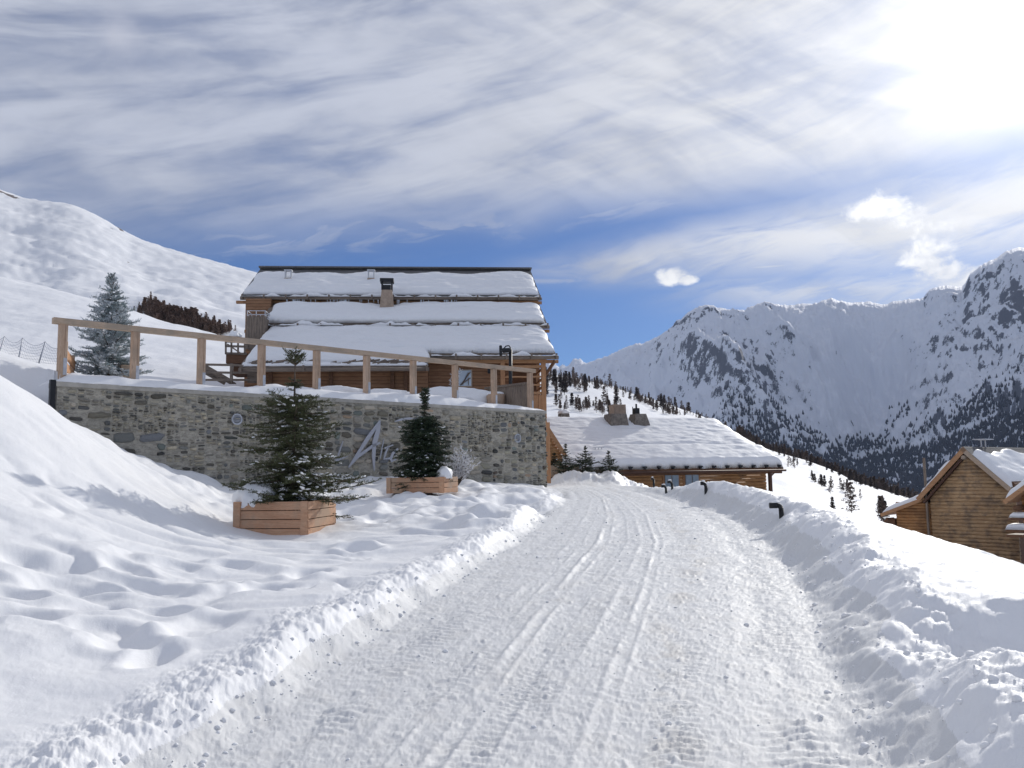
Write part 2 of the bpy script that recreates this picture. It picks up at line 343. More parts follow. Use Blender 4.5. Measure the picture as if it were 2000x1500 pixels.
def snow_z(x, y, detail=True):
    zr, side, xl, xr = base_height(x, y)
    wob = .10 * fbm(x * 1.5, y * 1.0, 3, .45, 5) if detail else 0
    dl = (xl + wob) - x; dr = x - (xr + wob * 1.3)
    kl = sstep(dl, -.06, .42); kr = sstep(dr, -.05, np.interp(y, [5, 7], [.68, .95]))
    # end of the visible road: it bends left behind the wall, a ploughed ridge closes it
    off = np.maximum(kl, kr)
    off = np.where((x < 1.3) & (y > 33.3), 1.0, off) if True else off
    z = zr * (1 - off) + side * off
    end = np.exp(-((y - (39.0 + .05 * (x - 4) ** 2 * .3)) / 1.3) ** 2) * sstep(x, 1.2, 2.2) * (1 - sstep(x, 8, 11))
    z = z + end * (.55 + (.25 * fbm(x * .9, y * .9, 4, .6, 71) if detail else 0))
    if detail:
        road = 1 - off; rough_e = fbm(x * 1.1, y * 1.1, 3, .6, 13)
        onroad = sstep(road, .5, .98)
        bankL = kl * (1 - sstep(dl, .45, .9)); bankR = kr * (1 - sstep(dr + .18 * rough_e, .75, 1.35))
        fade = 1 / (1 + (y / 28.0) ** 2)
        rough = fbm(x * 2.6, y * 2.6, 4, .62, 11); grit = fbm(x * 11, y * 11, 4, .7, 23)
        lump = np.clip(fbm(x * 5.2, y * 5.2, 3, .6, 31), 0, 2)
        # the road: ruts, tread, crumbs
        s = (x - xl) / (xr - xl)
        z += onroad * (.006 * rough + .0065 * grit + .022 * np.clip(fbm(x * 8, y * 7, 3, .6, 41) - .5, 0, 1))
        for c0, wv, hh in ((.10, .030, -.014), (.22, .012, .010), (.335, .009, .022), (.42, .035, -.012), (.50, .009, .009), (.565, .008, .012), (.28, .006, .008), (.375, .006, .010), (.445, .006, .007), (.60, .006, .007), (.66, .05, -.010), (.885, .05, -.022)):
            cc = c0 + .006 * np.sin(y * .35 + c0 * 20)
            z += onroad * hh * np.exp(-((s - cc) / wv) ** 2) * np.clip(.75 + .9 * fbm(x * 1.5, y * .7, 3, .6, 300 + int(c0 * 100)), 0, 1.6)
        treadw = 0
        for c0, wv in ((.13, .06), (.40, .05), (.47, .04), (.905, .065), (.27, .04), (.72, .05)):
            cc = c0 + .006 * np.sin(y * .35 + c0 * 20); q = (s - cc) / wv
            ph = 2 * PI * (y / (.11 if c0 > .9 or c0 < .2 else .085) + np.abs(q) * .9 + .35 * fbm(x * 3, y * 3, 2, .5, 3))
            treadw = treadw + (1.35 if c0 > .9 else 1.3 if c0 < .2 else 1) * np.exp(-(q ** 4)) * np.sin(ph) * sstep(fbm(x * .8, y * .5, 2, .5, 60 + int(c0 * 100)), -.35, .15)
        z += onroad * .0075 * treadw * (1 - sstep(y, 9, 16))
        # coarse marks that stay readable further off
        z += onroad * .012 * sstep(y, 6, 14) * fbm(x * 1.6, y * 3.4, 3, .6, 83)
        # crumbly banks
        z += bankL * (.030 * rough + .022 * lump + .012 * grit)
        z += bankR * (.034 * rough + .020 * lump + .008 * grit + .05 * np.clip(fbm(x * 2.2, y * 1.6, 3, .6, 37), 0, 1))
        calm = off * (1 - np.clip(bankL + bankR, 0, 1))
        z += calm * (.05 * fbm(x * .55, y * .55, 3, .5, 51) * sstep(y, 3, 12) + .0030 * fbm(x * 9, y * 9, 3, .6, 57))
        # trodden, wind-filled hummocks on the left
        lm = calm * (x < xl) * (1 - sstep(side, 2.6, 3.4))
        hx = x * .75 + .5 * fbm(x * .6, y * .6, 2, .5, 9); hy = y * 1.0
        hum = np.sqrt(fbm(hx, hy, 3, .34, 91) ** 2 + .006); z += lm * (1 - .6 * sstep(side, 1.0, 1.9)) * (.45 + .55 * sstep(y, 5.5, 8)) * (.14 * np.clip(hum, 0, .62) - .04) * (1 - .95 * np.exp(-((x + 4.4) / 1.4) ** 2 - ((y - 15.6) / 1.6) ** 2)); z -= .10 * np.exp(-((x + 4.2) / 1.3) ** 2 - ((y - 15.4) / 1.1) ** 2) * (x < xl)
        z += lm * sstep(y, 15, 19) * (1 - sstep(y, 28, 31)) * .17 * fbm(x * .85, y * .55, 3, .5, 95)
        # right side: wind furrows near the edge and clods on the near mounds
        rm = calm * (x > xr)
        z += rm * .035 * np.clip(fbm(x * 1.3, y * 3.2, 4, .6, 99), -.1, 1) * (1 - sstep(y, 14, 24))
        for (px, py, ra, rb, dp) in dents:
            m_ = ((x - px) ** 2 < 9 * ra * ra) & ((y - py) ** 2 < 9 * rb * rb)
            if m_.any():
                q = np.sqrt(((x[m_] - px) / ra) ** 2 + ((y[m_] - py) / rb) ** 2)
                z[m_] += -dp * (1 - sstep(q, .35, 1.0)) + dp * .25 * np.exp(-((q - 1.2) / .3) ** 2)
    return z, off
def hit(u, v, ymax=60):                       # where the view ray through (u, v) meets the snow
    d = ray(u, v); ys = np.linspace(2, ymax, 3000); pts = EYE[None] + d[None] * (ys / d[1])[:, None]
    z, _ = snow_z(pts[:, 0], pts[:, 1], False); below = pts[:, 2] < z; i = int(np.argmax(below)) if below.any() else int(np.argmin(np.where(ys < 45, pts[:, 2] - z, 9)))
    return pts[i]
rng = np.random.RandomState(4)
for (u, v, a, b) in [(150, 1105, .26, .16), (238, 1106, .25, .15), (345, 1102, .3, .15), (455, 1104, .26, .13), (603, 1122, .26, .22), (300, 1148, .42, .13), (205, 1160, .3, .12), (70, 1098, .4, .16), (110, 1148, .34, .2),
                     (185, 1192, .3, .2), (310, 1165, .36, .2), (30, 1200, .34, .18), (205, 1232, .26, .16), (395, 1220, .26, .3), (250, 1258, .26, .18), (320, 1200, .26, .12), (50, 1335, .18, .08), (520, 1150, .3, .16), (30, 1160, .3, .13), (420, 1140, .3, .13),
                     (505, 1160, .2, .2), (300, 1290, .16, .2), (250, 1120, .3, .1), (700, 1075, .3, .2), (760, 1010, .5, .4), (860, 1030, .5, .35), (950, 1010, .4, .4), (690, 1000, .5, .4), (880, 985, .7, .5), (740, 965, .6, .6)]:
    p = hit(u, v); dents.append((p[0], p[1], a * 1.1, b * 1.7, 0.0 if v > 1300 else .09 if v > 1080 else .17))

ROADX = None
ys = [2.2]
while ys[-1] < 74: ys.append(ys[-1] * 1.0046)
ys = np.array(ys)
ta = np.concatenate([np.linspace(-1.25, -.70, 45, endpoint=False), np.arange(-.70, .70, .00125), np.linspace(.70, 1.35, 50)])
GX = (ys[:, None] * ta[None, :]); GY = np.repeat(ys[:, None], len(ta), 1)
GZ, GO = snow_z(GX.ravel(), GY.ravel()); ny, nx = GX.shape
V = np.c_[GX.ravel(), GY.ravel(), GZ]
idx = np.arange(ny * nx).reshape(ny, nx)
Q = np.stack([idx[:-1, :-1], idx[:-1, 1:], idx[1:, 1:], idx[1:, :-1]], -1).reshape(-1, 4)
fo = GO[Q].mean(1)
isroad = fo < .5
def submesh(V, Q, extra=None):
    used = np.zeros(len(V), bool); used[Q.ravel()] = True; m_ = np.cumsum(used) - 1
    return V[used], m_[Q], used
Vr, Qr, ur = submesh(V, Q[isroad])
sx = (Vr[:, 0] - np.interp(Vr[:, 1], ry, rl)) / (np.interp(Vr[:, 1], ry, rr) - np.interp(Vr[:, 1], ry, rl))
dirt = .55 * np.exp(-((sx - .70 - .03 * np.sin(Vr[:, 1] * .6)) / .05) ** 2) * sstep(fbm(Vr[:, 0] * 2.5, Vr[:, 1] * 1.2, 4, .6, 7), -.15, .6) + .22 * np.exp(-((sx - .36) / .05) ** 2) * sstep(fbm(Vr[:, 0] * 2, Vr[:, 1], 3, .6, 8), 0, .6)
dirt = np.clip(dirt * .7 + .12 * sstep(fbm(Vr[:, 0] * 3, Vr[:, 1] * 3, 4, .6, 77), .1, .8), 0, 1)
o = mesh_obj('road', Vr, Qr, M_ROAD, smooth=True, col=np.c_[dirt, dirt, dirt, np.ones_like(dirt)])
tag(o, 'snow-packed road rutted by tyre tracks curving towards the chalet', None, None, 'structure')
Vs, Qs, us_ = submesh(V, Q[~isroad])
o = mesh_obj('ground', Vs, Qs, M_SNOW, smooth=True); tag(o, 'deep snow banks and open snow on both sides of the road', None, None, 'structure')
# clods thrown up by the plough, lying on both banks and a few on the road
def clods():
    import bmesh as B
    bm = B.new(); B.ops.create_icosphere(bm, subdivisions=2, radius=1.0); bv = np.array([p.co[:] for p in bm.verts]); bf = np.array([[q.index for q in f.verts] for f in bm.faces]); bm.free()
    r = np.random.RandomState(31); xs = []; sz = []
    def put(n, ylo, yhi, side, spread, s0, s1, off):
        y = ylo * (yhi / ylo) ** r.rand(n); e = np.interp(y, ry, rl if side < 0 else rr); d = off + spread * r.rand(n) ** 1.3
        xs.append(np.c_[e + side * d, y]); sz.append(s0 + (s1 - s0) * r.rand(n) ** 3)
    put(260, 3.2, 22, -1, .40, .006, .024, -.06)
    put(420, 2.8, 26, 1, .80, .006, .028, .02)
    n = 160; y = 3.2 * (22 / 3.2) ** r.rand(n); f = r.rand(n); xs.append(np.c_[np.interp(y, ry, rl) * (1 - f) + np.interp(y, ry, rr) * f, y]); sz.append(.006 + .018 * r.rand(n) ** 3)
    xy = np.concatenate(xs); s_ = np.concatenate(sz); z, _ = snow_z(xy[:, 0].copy(), xy[:, 1].copy()); n = len(xy)
    a = r.rand(n) * 6.283; sc_ = np.c_[s_ * r.uniform(.8, 1.5, n), s_ * r.uniform(.7, 1.1, n), s_ * r.uniform(.7, 1.0, n)]
    out = np.empty((n, len(bv), 3)); ofs = r.rand(n) * 50
    for k in range(n):
        d = 1 + .32 * perlin(bv[:, 0] * 1.7 + ofs[k], bv[:, 1] * 1.7 + bv[:, 2] * 1.3, 3); p = bv * d[:, None] * sc_[k]; c_, q = math.cos(a[k]), math.sin(a[k])
        out[k, :, 0] = p[:, 0] * c_ - p[:, 1] * q + xy[k, 0]; out[k, :, 1] = p[:, 0] * q + p[:, 1] * c_ + xy[k, 1]; out[k, :, 2] = p[:, 2] + z[k] + s_[k] * .18
    F_ = (bf[None] + (np.arange(n) * len(bv))[:, None, None]).reshape(-1, 3)
    o = mesh_obj('snow_clods', out.reshape(-1, 3), F_, M_SNOW, smooth=True); tag(o, 'countless small snow clods on the ploughed banks and road', 'snow clods', None, 'stuff')
clods()
# ground behind and beside the camera
gx, gy = np.meshgrid(np.linspace(-40, 40, 90), np.linspace(-30, 2.6, 50)); gz, _ = snow_z(gx.ravel(), np.maximum(gy.ravel(), 0), False)
i2 = np.arange(gx.size).reshape(gx.shape); q2 = np.stack([i2[:-1, :-1], i2[:-1, 1:], i2[1:, 1:], i2[1:, :-1]], -1).reshape(-1, 4)
o = mesh_obj('ground', np.c_[gx.ravel(), gy.ravel(), gz - .05], q2, M_SNOW, smooth=True); tag(o, 'open snow beside and behind the viewpoint', None, None, 'structure')

# ---------------------------------------------------------------- hills and mountains
def surface(us, rings, nrad, noise=None, spl=True, sm=0):
    # rings: list of (u->v table, u->Y table); returns grid (nrad x len(us) x 3)
    ring_pts = []
    for vt, yt in rings:
        vv = np.interp(us, [q[0] for q in vt], [q[1] for q in vt]); yy = np.interp(us, [q[0] for q in yt], [q[1] for q in yt])
        if sm:
            kq = np.exp(-np.linspace(-2, 2, 2 * sm + 1) ** 2); kq /= kq.sum(); vv = np.convolve(np.pad(vv, sm, mode='edge'), kq, 'valid'); yy = np.convolve(np.pad(yy, sm, mode='edge'), kq, 'valid')
        ring_pts.append(np.array([P(a, b, c) for a, b, c in zip(us, vv, yy)]))
    R = np.array(ring_pts); k = len(R); s = np.linspace(0, k - 1, nrad); i = np.minimum(s.astype(int), k - 2); f = (s - i)[:, None, None]
    p1 = R[i]; p2 = R[i + 1]; p0 = R[np.maximum(i - 1, 0)]; p3 = R[np.minimum(i + 2, k - 1)]
    if spl: G = .5 * (2 * p1 + (p2 - p0) * f + (2 * p0 - 5 * p1 + 4 * p2 - p3) * f ** 2 + (-p0 + 3 * p1 - 3 * p2 + p3) * f ** 3)
    else: G = p1 * (1 - f) + p2 * f
    sN = s / (k - 1)
    if noise is not None: G[:, :, 2] += noise(G[:, :, 0], G[:, :, 1], sN[:, None] * (k - 1), us[None, :])
    return G
def grid_obj(name, G, mat, label, col=None):
    a, b = G.shape[:2]; i = np.arange(a * b).reshape(a, b)
    q = np.stack([i[:-1, :-1], i[:-1, 1:], i[1:, 1:], i[1:, :-1]], -1).reshape(-1, 4)
    o = mesh_obj(name, G.reshape(-1, 3), q, mat, smooth=True, col=col); tag(o, label, None, None, 'structure'); return o
def hillmat(name, snow, rock, lo, hi, scale, str_=(1, 1, 1), steep=None, bd=2.0):
    m, t, b = newmat(name); co = objco(t)
    n = t.noise(t.mapping(co, str_), scale, 9, .66, .3); n2 = t.noise(co, scale * 4, 5, .65); big = t.noise(co, scale * .16, 4, .55)
    k = t.add(t.mul(n, .5), t.add(t.mul(n2, .25), t.mul(big, .25)))
    if steep is not None:
        nz = t.sep(t.new('ShaderNodeNewGeometry').outputs['Normal'])[2]; k = t.add(k, t.mul(t.sub(steep, nz), .50))
    a = t.new('ShaderNodeAttribute', attribute_name='tint'); k = t.add(k, t.sep(a.outputs['Color'])[0])
    msk = t.smooth(k, lo, hi)
    t.put(b.inputs['Base Color'], t.mix(msk, snow, rock)); b.inputs['Roughness'].default_value = .7; b.inputs['Specular IOR Level'].default_value = .15
    bump(t, b, t.add(n2, t.mul(msk, -.6)), .5, bd)
    return m
M_HILL = hillmat('hill_snow', (.86, .865, .88), (.16, .13, .12), .72, .76, .05, (1, 1, 1), None, .5)
M_MTN = hillmat('mountain_snow_rock', (.78, .80, .86), (.135, .135, .155), .592, .63, .045, (1, 1, .5), .60, 8.0)

us = np.arange(-700, 1060, 5.0)
def nl(x, y, s, u):
    wv = np.sin(np.clip(s, 0, 2) / 2 * PI) ** .6 * (s < 2.0)
    return wv * 2.6 * fbm(x * .012 + y * .008, y * .013 - x * .006, 4, .55, 3) + wv * 1.5 * fbm(x * .03, y * .03, 4, .5, 4) + .9 * fbm(x * .12, y * .12, 2, .5, 8) * (s > .1)
sk = [(-700, 200), (-300, 300), (0, 367), (20, 384), (60, 392), (135, 397), (190, 420), (240, 452), (270, 468), (330, 487), (400, 506), (490, 530), (600, 560), (760, 600), (950, 720), (1060, 830), (1150, 920), (1500, 1000)]
rings = [([(-700, 700), (0, 700), (500, 740), (1500, 930)], [(0, 190)]),
         ([(a, b * .52 + 320 if a < 600 else b * .6 + 300) for a, b in sk], [(0, 390)]),
         (sk, [(0, 620)]),
         ([(a, b + 25) for a, b in sk], [(0, 900)])]
G = surface(us, rings, 150, nl, sm=14)
c = np.zeros((G.shape[0], G.shape[1], 4)); c[..., 3] = 1
def blot(u0, s0, du, ds, a=.35):
    S = np.linspace(0, 3, G.shape[0])[:, None]; return a * np.exp(-((us[None, :] - u0) / du) ** 2 - ((S - s0) / ds) ** 2)
c[..., 0] = blot(15, 1.93, 28, .08, .5) + blot(235, 1.95, 14, .07, .45) + blot(218, 1.82, 10, .03, .4) + blot(250, 1.38, 9, .02, .35) + blot(105, 1.72, 12, .03, .28) + blot(180, 1.93, 22, .04, .22) - .05
grid_obj('hillside', G, M_HILL, 'steep snowy hillside with a few rock outcrops rising on the left', c.reshape(-1, 4))
HILL = G.copy()
us = np.arange(-700, 960, 5.0)
sk2 = [(-700, 420), (-200, 505), (0, 541), (100, 562), (200, 590), (300, 628), (360, 640), (420, 655), (490, 678), (600, 700), (800, 740), (1000, 800), (1300, 960)]
rings = [([(-700, 760), (0, 720), (120, 735), (400, 760), (1300, 940)], [(0, 40)]),
         ([(a, b * .5 + 345) for a, b in sk2], [(0, 80)]),
         (sk2, [(0, 140)]),
         ([(a, b + 30) for a, b in sk2], [(0, 190)])]
def np_(x, y, s, u): return .5 * fbm(x * .06, y * .06, 4, .5, 14) * np.clip(s, 0, 1) + .07 * fbm(x * .5, y * .5, 3, .5, 15)
G = surface(us, rings, 120, np_, sm=14)
c = np.zeros((G.shape[0], G.shape[1], 4)); c[..., 3] = 1; c[..., 0] = -.12
grid_obj('hillside', G, M_HILL, 'smooth groomed snow slope in front of the steep hillside', c.reshape(-1, 4))
PISTE = G.copy()
us = np.arange(850, 2500, 4.0)
sk3 = [(850, 690), (1000, 712), (1065, 728), (1120, 738), (1190, 755), (1260, 778), (1350, 808), (1420, 836), (1500, 880), (1545, 893), (1600, 913), (1680, 947), (1770, 975), (1900, 1010), (2100, 1060), (2500, 1160)]
rings = [([(850, 935), (1065, 935), (1400, 965), (1540, 990), (1700, 1040), (1900, 1100), (2500, 1250)], [(0, 62), (1500, 62), (2500, 70)]),
         ([(850, 860), (1065, 860), (1350, 905), (1540, 950), (1700, 988), (1900, 1050), (2500, 1190)], [(0, 140)]),
         (sk3, [(850, 460), (1350, 440), (1600, 330), (2500, 260)]),
         ([(a, b + 45) for a, b in sk3], [(850, 560), (1500, 500), (2500, 400)])]
def nm(x, y, s, u): return (1.6 * fbm(x * .018, y * .018, 4, .5, 24) + .35 * fbm(x * .09, y * .09, 3, .5, 25)) * np.clip(s * 1.2, 0, 1) * np.where(np.abs(s - 2) < .12, .35, 1)
G = surface(us, rings, 160, nm)
c = np.zeros((G.shape[0], G.shape[1], 4)); c[..., 3] = 1; c[..., 0] = -.06
grid_obj('hill', G, M_HILL, 'sunlit snowy hill sloping down into the valley behind the lodges', c.reshape(-1, 4))
MID = G.copy(); MID_US = us

# distant small range at the far left end of the mountains
us = np.arange(1000, 1300, 3.0)
sk5 = [(1000, 720), (1075, 720), (1100, 714), (1112, 722), (1122, 712), (1135, 708), (1150, 722), (1200, 735), (1300, 760)]
G = surface(us, [([(0, 800)], [(0, 5200)]), (sk5, [(0, 6000)]), ([(a, b + 20) for a, b in sk5], [(0, 6600)])], 60, lambda x, y, s, u: 45 * fbm(x * .01, y * .01, 4, .6, 66) * (s > .1) * (s < 1.6))
c = np.zeros((G.shape[0], G.shape[1], 4)); c[..., 3] = 1; c[..., 0] = .05
grid_obj('mountain', G, M_MTN, 'tiny distant rocky range beside the right corner of the chalet', c.reshape(-1, 4))

us = np.arange(1040, 2560, 2.2)
sk4 = [(1040, 745), (1100, 728), (1130, 714), (1160, 706), (1180, 700), (1200, 690), (1222, 680), (1240, 672), (1252, 674), (1268, 669), (1300, 650), (1322, 632), (1335, 620), (1350, 607), (1362, 603), (1385, 596), (1400, 603), (1425, 607), (1455, 608), (1470, 600), (1495, 591), (1515, 596), (1530, 601), (1560, 598), (1590, 596), (1605, 592), (1624, 584), (1640, 592), (1665, 596), (1700, 594), (1728, 600), (1745, 594), (1770, 590), (1790, 588), (1802, 590), (1808, 576), (1822, 566), (1850, 563), (1885, 567), (1893, 540), (1905, 534), (1920, 520), (1945, 510), (1965, 495), (1985, 492), (2010, 488), (2080, 440), (2200, 380), (2560, 300)]
skv = np.interp(us, [q[0] for q in sk4], [q[1] for q in sk4])
Yc = np.interp(us, [1040, 1400, 1700, 2000, 2560], [4100, 3600, 3900, 3300, 3000])
skv = np.convolve(np.pad(skv, 3, mode='edge'), np.array([1, 2, 3, 3, 3, 2, 1]) / 15, 'valid') + 2.0 * fbm(us * .05, us * 0, 5, .75, 12) + 1.4 * np.abs(fbm(us * .12, us * 0, 3, .7, 18))
hor = 925 - .0157 * (us - 1000)
kk = np.exp(-np.linspace(-2.2, 2.2, 121) ** 2); kk /= kk.sum(); sks = np.convolve(np.pad(skv, 60, mode='edge'), kk, 'valid')
H = (hor - sks) / F * Yc
foot = Yc - (H + 80) / .76
tb = lambda a: list(zip(us, a))
vfoot = np.interp(us, [1040, 1300, 1500, 1700, 2000, 2560], [890, 880, 905, 930, 930, 930])
yv = hor + 85 / 1300 * F
rings = [(tb(hor + 75 / 1000 * F), [(0, 1000)]), (tb(yv - 15), [(0, 1500)]), (tb(vfoot), tb(foot)), (tb(.5 * vfoot + .5 * sks), tb(.47 * foot + .53 * Yc)), (tb(skv), tb(Yc)), (tb(sks + 25), tb(Yc + 700))]
def nt(x, y, s, u):
    e = sstep(s, 1.6, 2.5) * (1 - sstep(s, 3.25, 3.93)); e2 = sstep(s, .8, 1.6) * (1 - sstep(s, 3.93, 4.0) * .93)
    xr_ = x * .9 + y * .15
    r = ridged(xr_ * .0026, (y - x * .25) * .0009, 6, .55, 5) - .9
    sp = np.exp(-((u - (1470 + (3.8 - s) * -18)) / 75) ** 2) * sstep(s, 2.0, 2.6) * (1 - sstep(s, 3.2, 3.7)) * 90
    sp2 = np.exp(-((u - (1900 - (3.8 - s) * 40)) / 90) ** 2) * sstep(s, 2.0, 2.6) * (1 - sstep(s, 3.3, 3.8)) * 90
    bowl = -np.exp(-((u - 1700) / 75) ** 2) * sstep(s, 2.2, 2.8) * (1 - sstep(s, 3.4, 3.9)) * 80
    return e * (105 * r + sp + sp2 + bowl) + e2 * 24 * fbm(x * .0075, y * .0075, 6, .66, 44)
G = surface(us, rings, 330, nt)
G[:, :, 2] += 0
S = np.linspace(0, 5, G.shape[0])[:, None]; Ug = us[None, :] + 0 * S
ridge = np.exp(-((S - 3.90) / .13) ** 2) * .095 - .035
rk = ridge + .085 * np.exp(-((Ug - 1350) / 75) ** 2) * sstep(S, 2.9, 3.6) + .11 * np.exp(-((Ug - 1480) / 65) ** 2) * sstep(S, 2.2, 2.7) * (1 - sstep(S, 3.4, 3.75)) + .085 * np.exp(-((Ug - 1905) / 110) ** 2) * sstep(S, 2.2, 2.6) * (1 - sstep(S, 3.6, 4.2)) \
    - .16 * np.exp(-((Ug - 1690) / 95) ** 2) * sstep(S, 2.4, 2.9) - .10 * np.exp(-((Ug - 1260) / 75) ** 2) * (1 - sstep(S, 3.3, 3.8)) + .14 * np.exp(-((Ug - 1985) / 26) ** 2 - ((S - 3.55) / .12) ** 2) * 2 - .01
c = np.zeros((G.shape[0], G.shape[1], 4)); c[..., 3] = 1; c[..., 0] = rk
grid_obj('mountain', G, M_MTN, 'high snowy mountain wall with rocky crest and wooded foot on the right', c.reshape(-1, 4))
MTN = G.copy(); MTN_US = us; MTN_S = np.linspace(0, 5, G.shape[0])
# wide valley floor under everything, out to the horizon
n_ = 60; aa = np.linspace(0, 2 * PI, n_, endpoint=False); vv = [(0, 0, -140)] + [(26000 * math.cos(a), 26000 * math.sin(a), -140) for a in aa]
o = mesh_obj('terrain', vv, [(0, i + 1, (i + 1) % n_ + 1) for i in range(n_)], M_SNOW); tag(o, 'snowy valley floor far below', None, None, 'structure')

# forest on the mountain's foot: one far-off mass of small firs
def project(p):
    d = p - EYE; x = d @ RT; y = d @ UP; z = d @ FWD; return 1000 + F * x / z, 750 - F * y / z
def forest(N, seed, accept, hmin, hmax, G, shape=6):
    r = np.random.RandomState(seed); a, b = G.shape[:2]
    ii = r.rand(N) * (a - 1.001); jj = r.rand(N) * (b - 1.001); i = ii.astype(int); j = jj.astype(int); fi = (ii - i)[:, None]; fj = (jj - j)[:, None]
    p = G[i, j] * (1 - fi) * (1 - fj) + G[i + 1, j] * fi * (1 - fj) + G[i, j + 1] * (1 - fi) * fj + G[i + 1, j + 1] * fi * fj
    u, v = project(p); ok = accept(p, u, v, r, ii / (a - 1)); return p[ok]
def cone_mass(p, h, wd, seed, k=5):
    r = np.random.RandomState(seed); n = len(p); V_ = []; 
    a = np.arange(k) * 2 * PI / k; ang = a[None, :] + r.rand(n, 1) * 6
    rad = wd[:, None] * (.75 + .5 * r.rand(n, k))
    ringp = np.stack([p[:, None, 0] + rad * np.cos(ang), p[:, None, 1] + rad * np.sin(ang), p[:, None, 2] + h[:, None] * (.08 + .1 * r.rand(n, k))], -1)
    tip = (p + np.c_[np.zeros(n), np.zeros(n), h])[:, None, :]; bot = (p - np.c_[np.zeros(n), np.zeros(n), h * .1])[:, None, :]
    mid = ringp.copy(); cen = (p + np.c_[np.zeros(n), np.zeros(n), h * .45])[:, None, :]
    V_ = np.concatenate([ringp, tip, bot], 1).reshape(-1, 3); b0 = (np.arange(n) * (k + 2))[:, None]
    fs = []
    for q in range(k):
        fs.append(np.stack([b0[:, 0] + q, b0[:, 0] + (q + 1) % k, b0[:, 0] + k], -1)); fs.append(np.stack([b0[:, 0] + (q + 1) % k, b0[:, 0] + q, b0[:, 0] + k + 1], -1))
    return V_, np.concatenate(fs)
def acc(p, u, v, r, s):
    n1 = fbm(p[:, 0] * .0035, p[:, 1] * .0016, 4, .6, 201); n2 = fbm(p[:, 0] * .02, p[:, 1] * .008, 3, .6, 203)
    line = np.interp(u, [1040, 1300, 1370, 1440, 1500, 1560, 1640, 1700, 1760, 1850, 1960, 2100, 2560], [910, 880, 835, 735, 745, 805, 830, 870, 815, 745, 690, 650, 600])
    dense = sstep(v + 70 * n1 + 30 * n2, line, line + np.interp(u, [1000, 1400, 1700, 2000], [60, 170, 100, 190]))
    gully = np.exp(-((v - np.interp(u, [1550, 1700, 1850, 2000], [912, 885, 850, 790])) / 9) ** 2) * sstep(u, 1580, 1700) * .97
    gul2 = np.exp(-((v - np.interp(u, [1640, 1740, 1800, 1860], [980, 940, 915, 895])) / 8) ** 2) * sstep(u, 1640, 1700) * .8
    gul3 = np.exp(-((u - np.interp(v, [780, 900], [1680, 1600])) / 22) ** 2) * (1 - sstep(v, 870, 900)) * .9
    low_ = sstep(v + 14 * n2, 840, 885)
    dense = np.maximum(dense ** 1.8, low_)
    return r.rand(len(u)) < dense * np.clip(1 - gully - gul2 - gul3, 0.02, 1)
pts_ = forest(210000, 5, acc, 0, 0, MTN[:int(330 * .80)])
print('forest trees', len(pts_))
r_ = np.random.RandomState(9); hh = 10 + 10 * r_.rand(len(pts_)); Vf, Ff = cone_mass(pts_, hh, hh * (.20 + .1 * r_.rand(len(pts_))), 12)
M_FAR = flat('far_fir', (.055, .050, .055), .9, 0, .35, .02, 0)
o = mesh_obj('forest', Vf, Ff, M_FAR); tag(o, 'dark fir forest covering the foot of the mountain', 'forest', None, 'stuff')
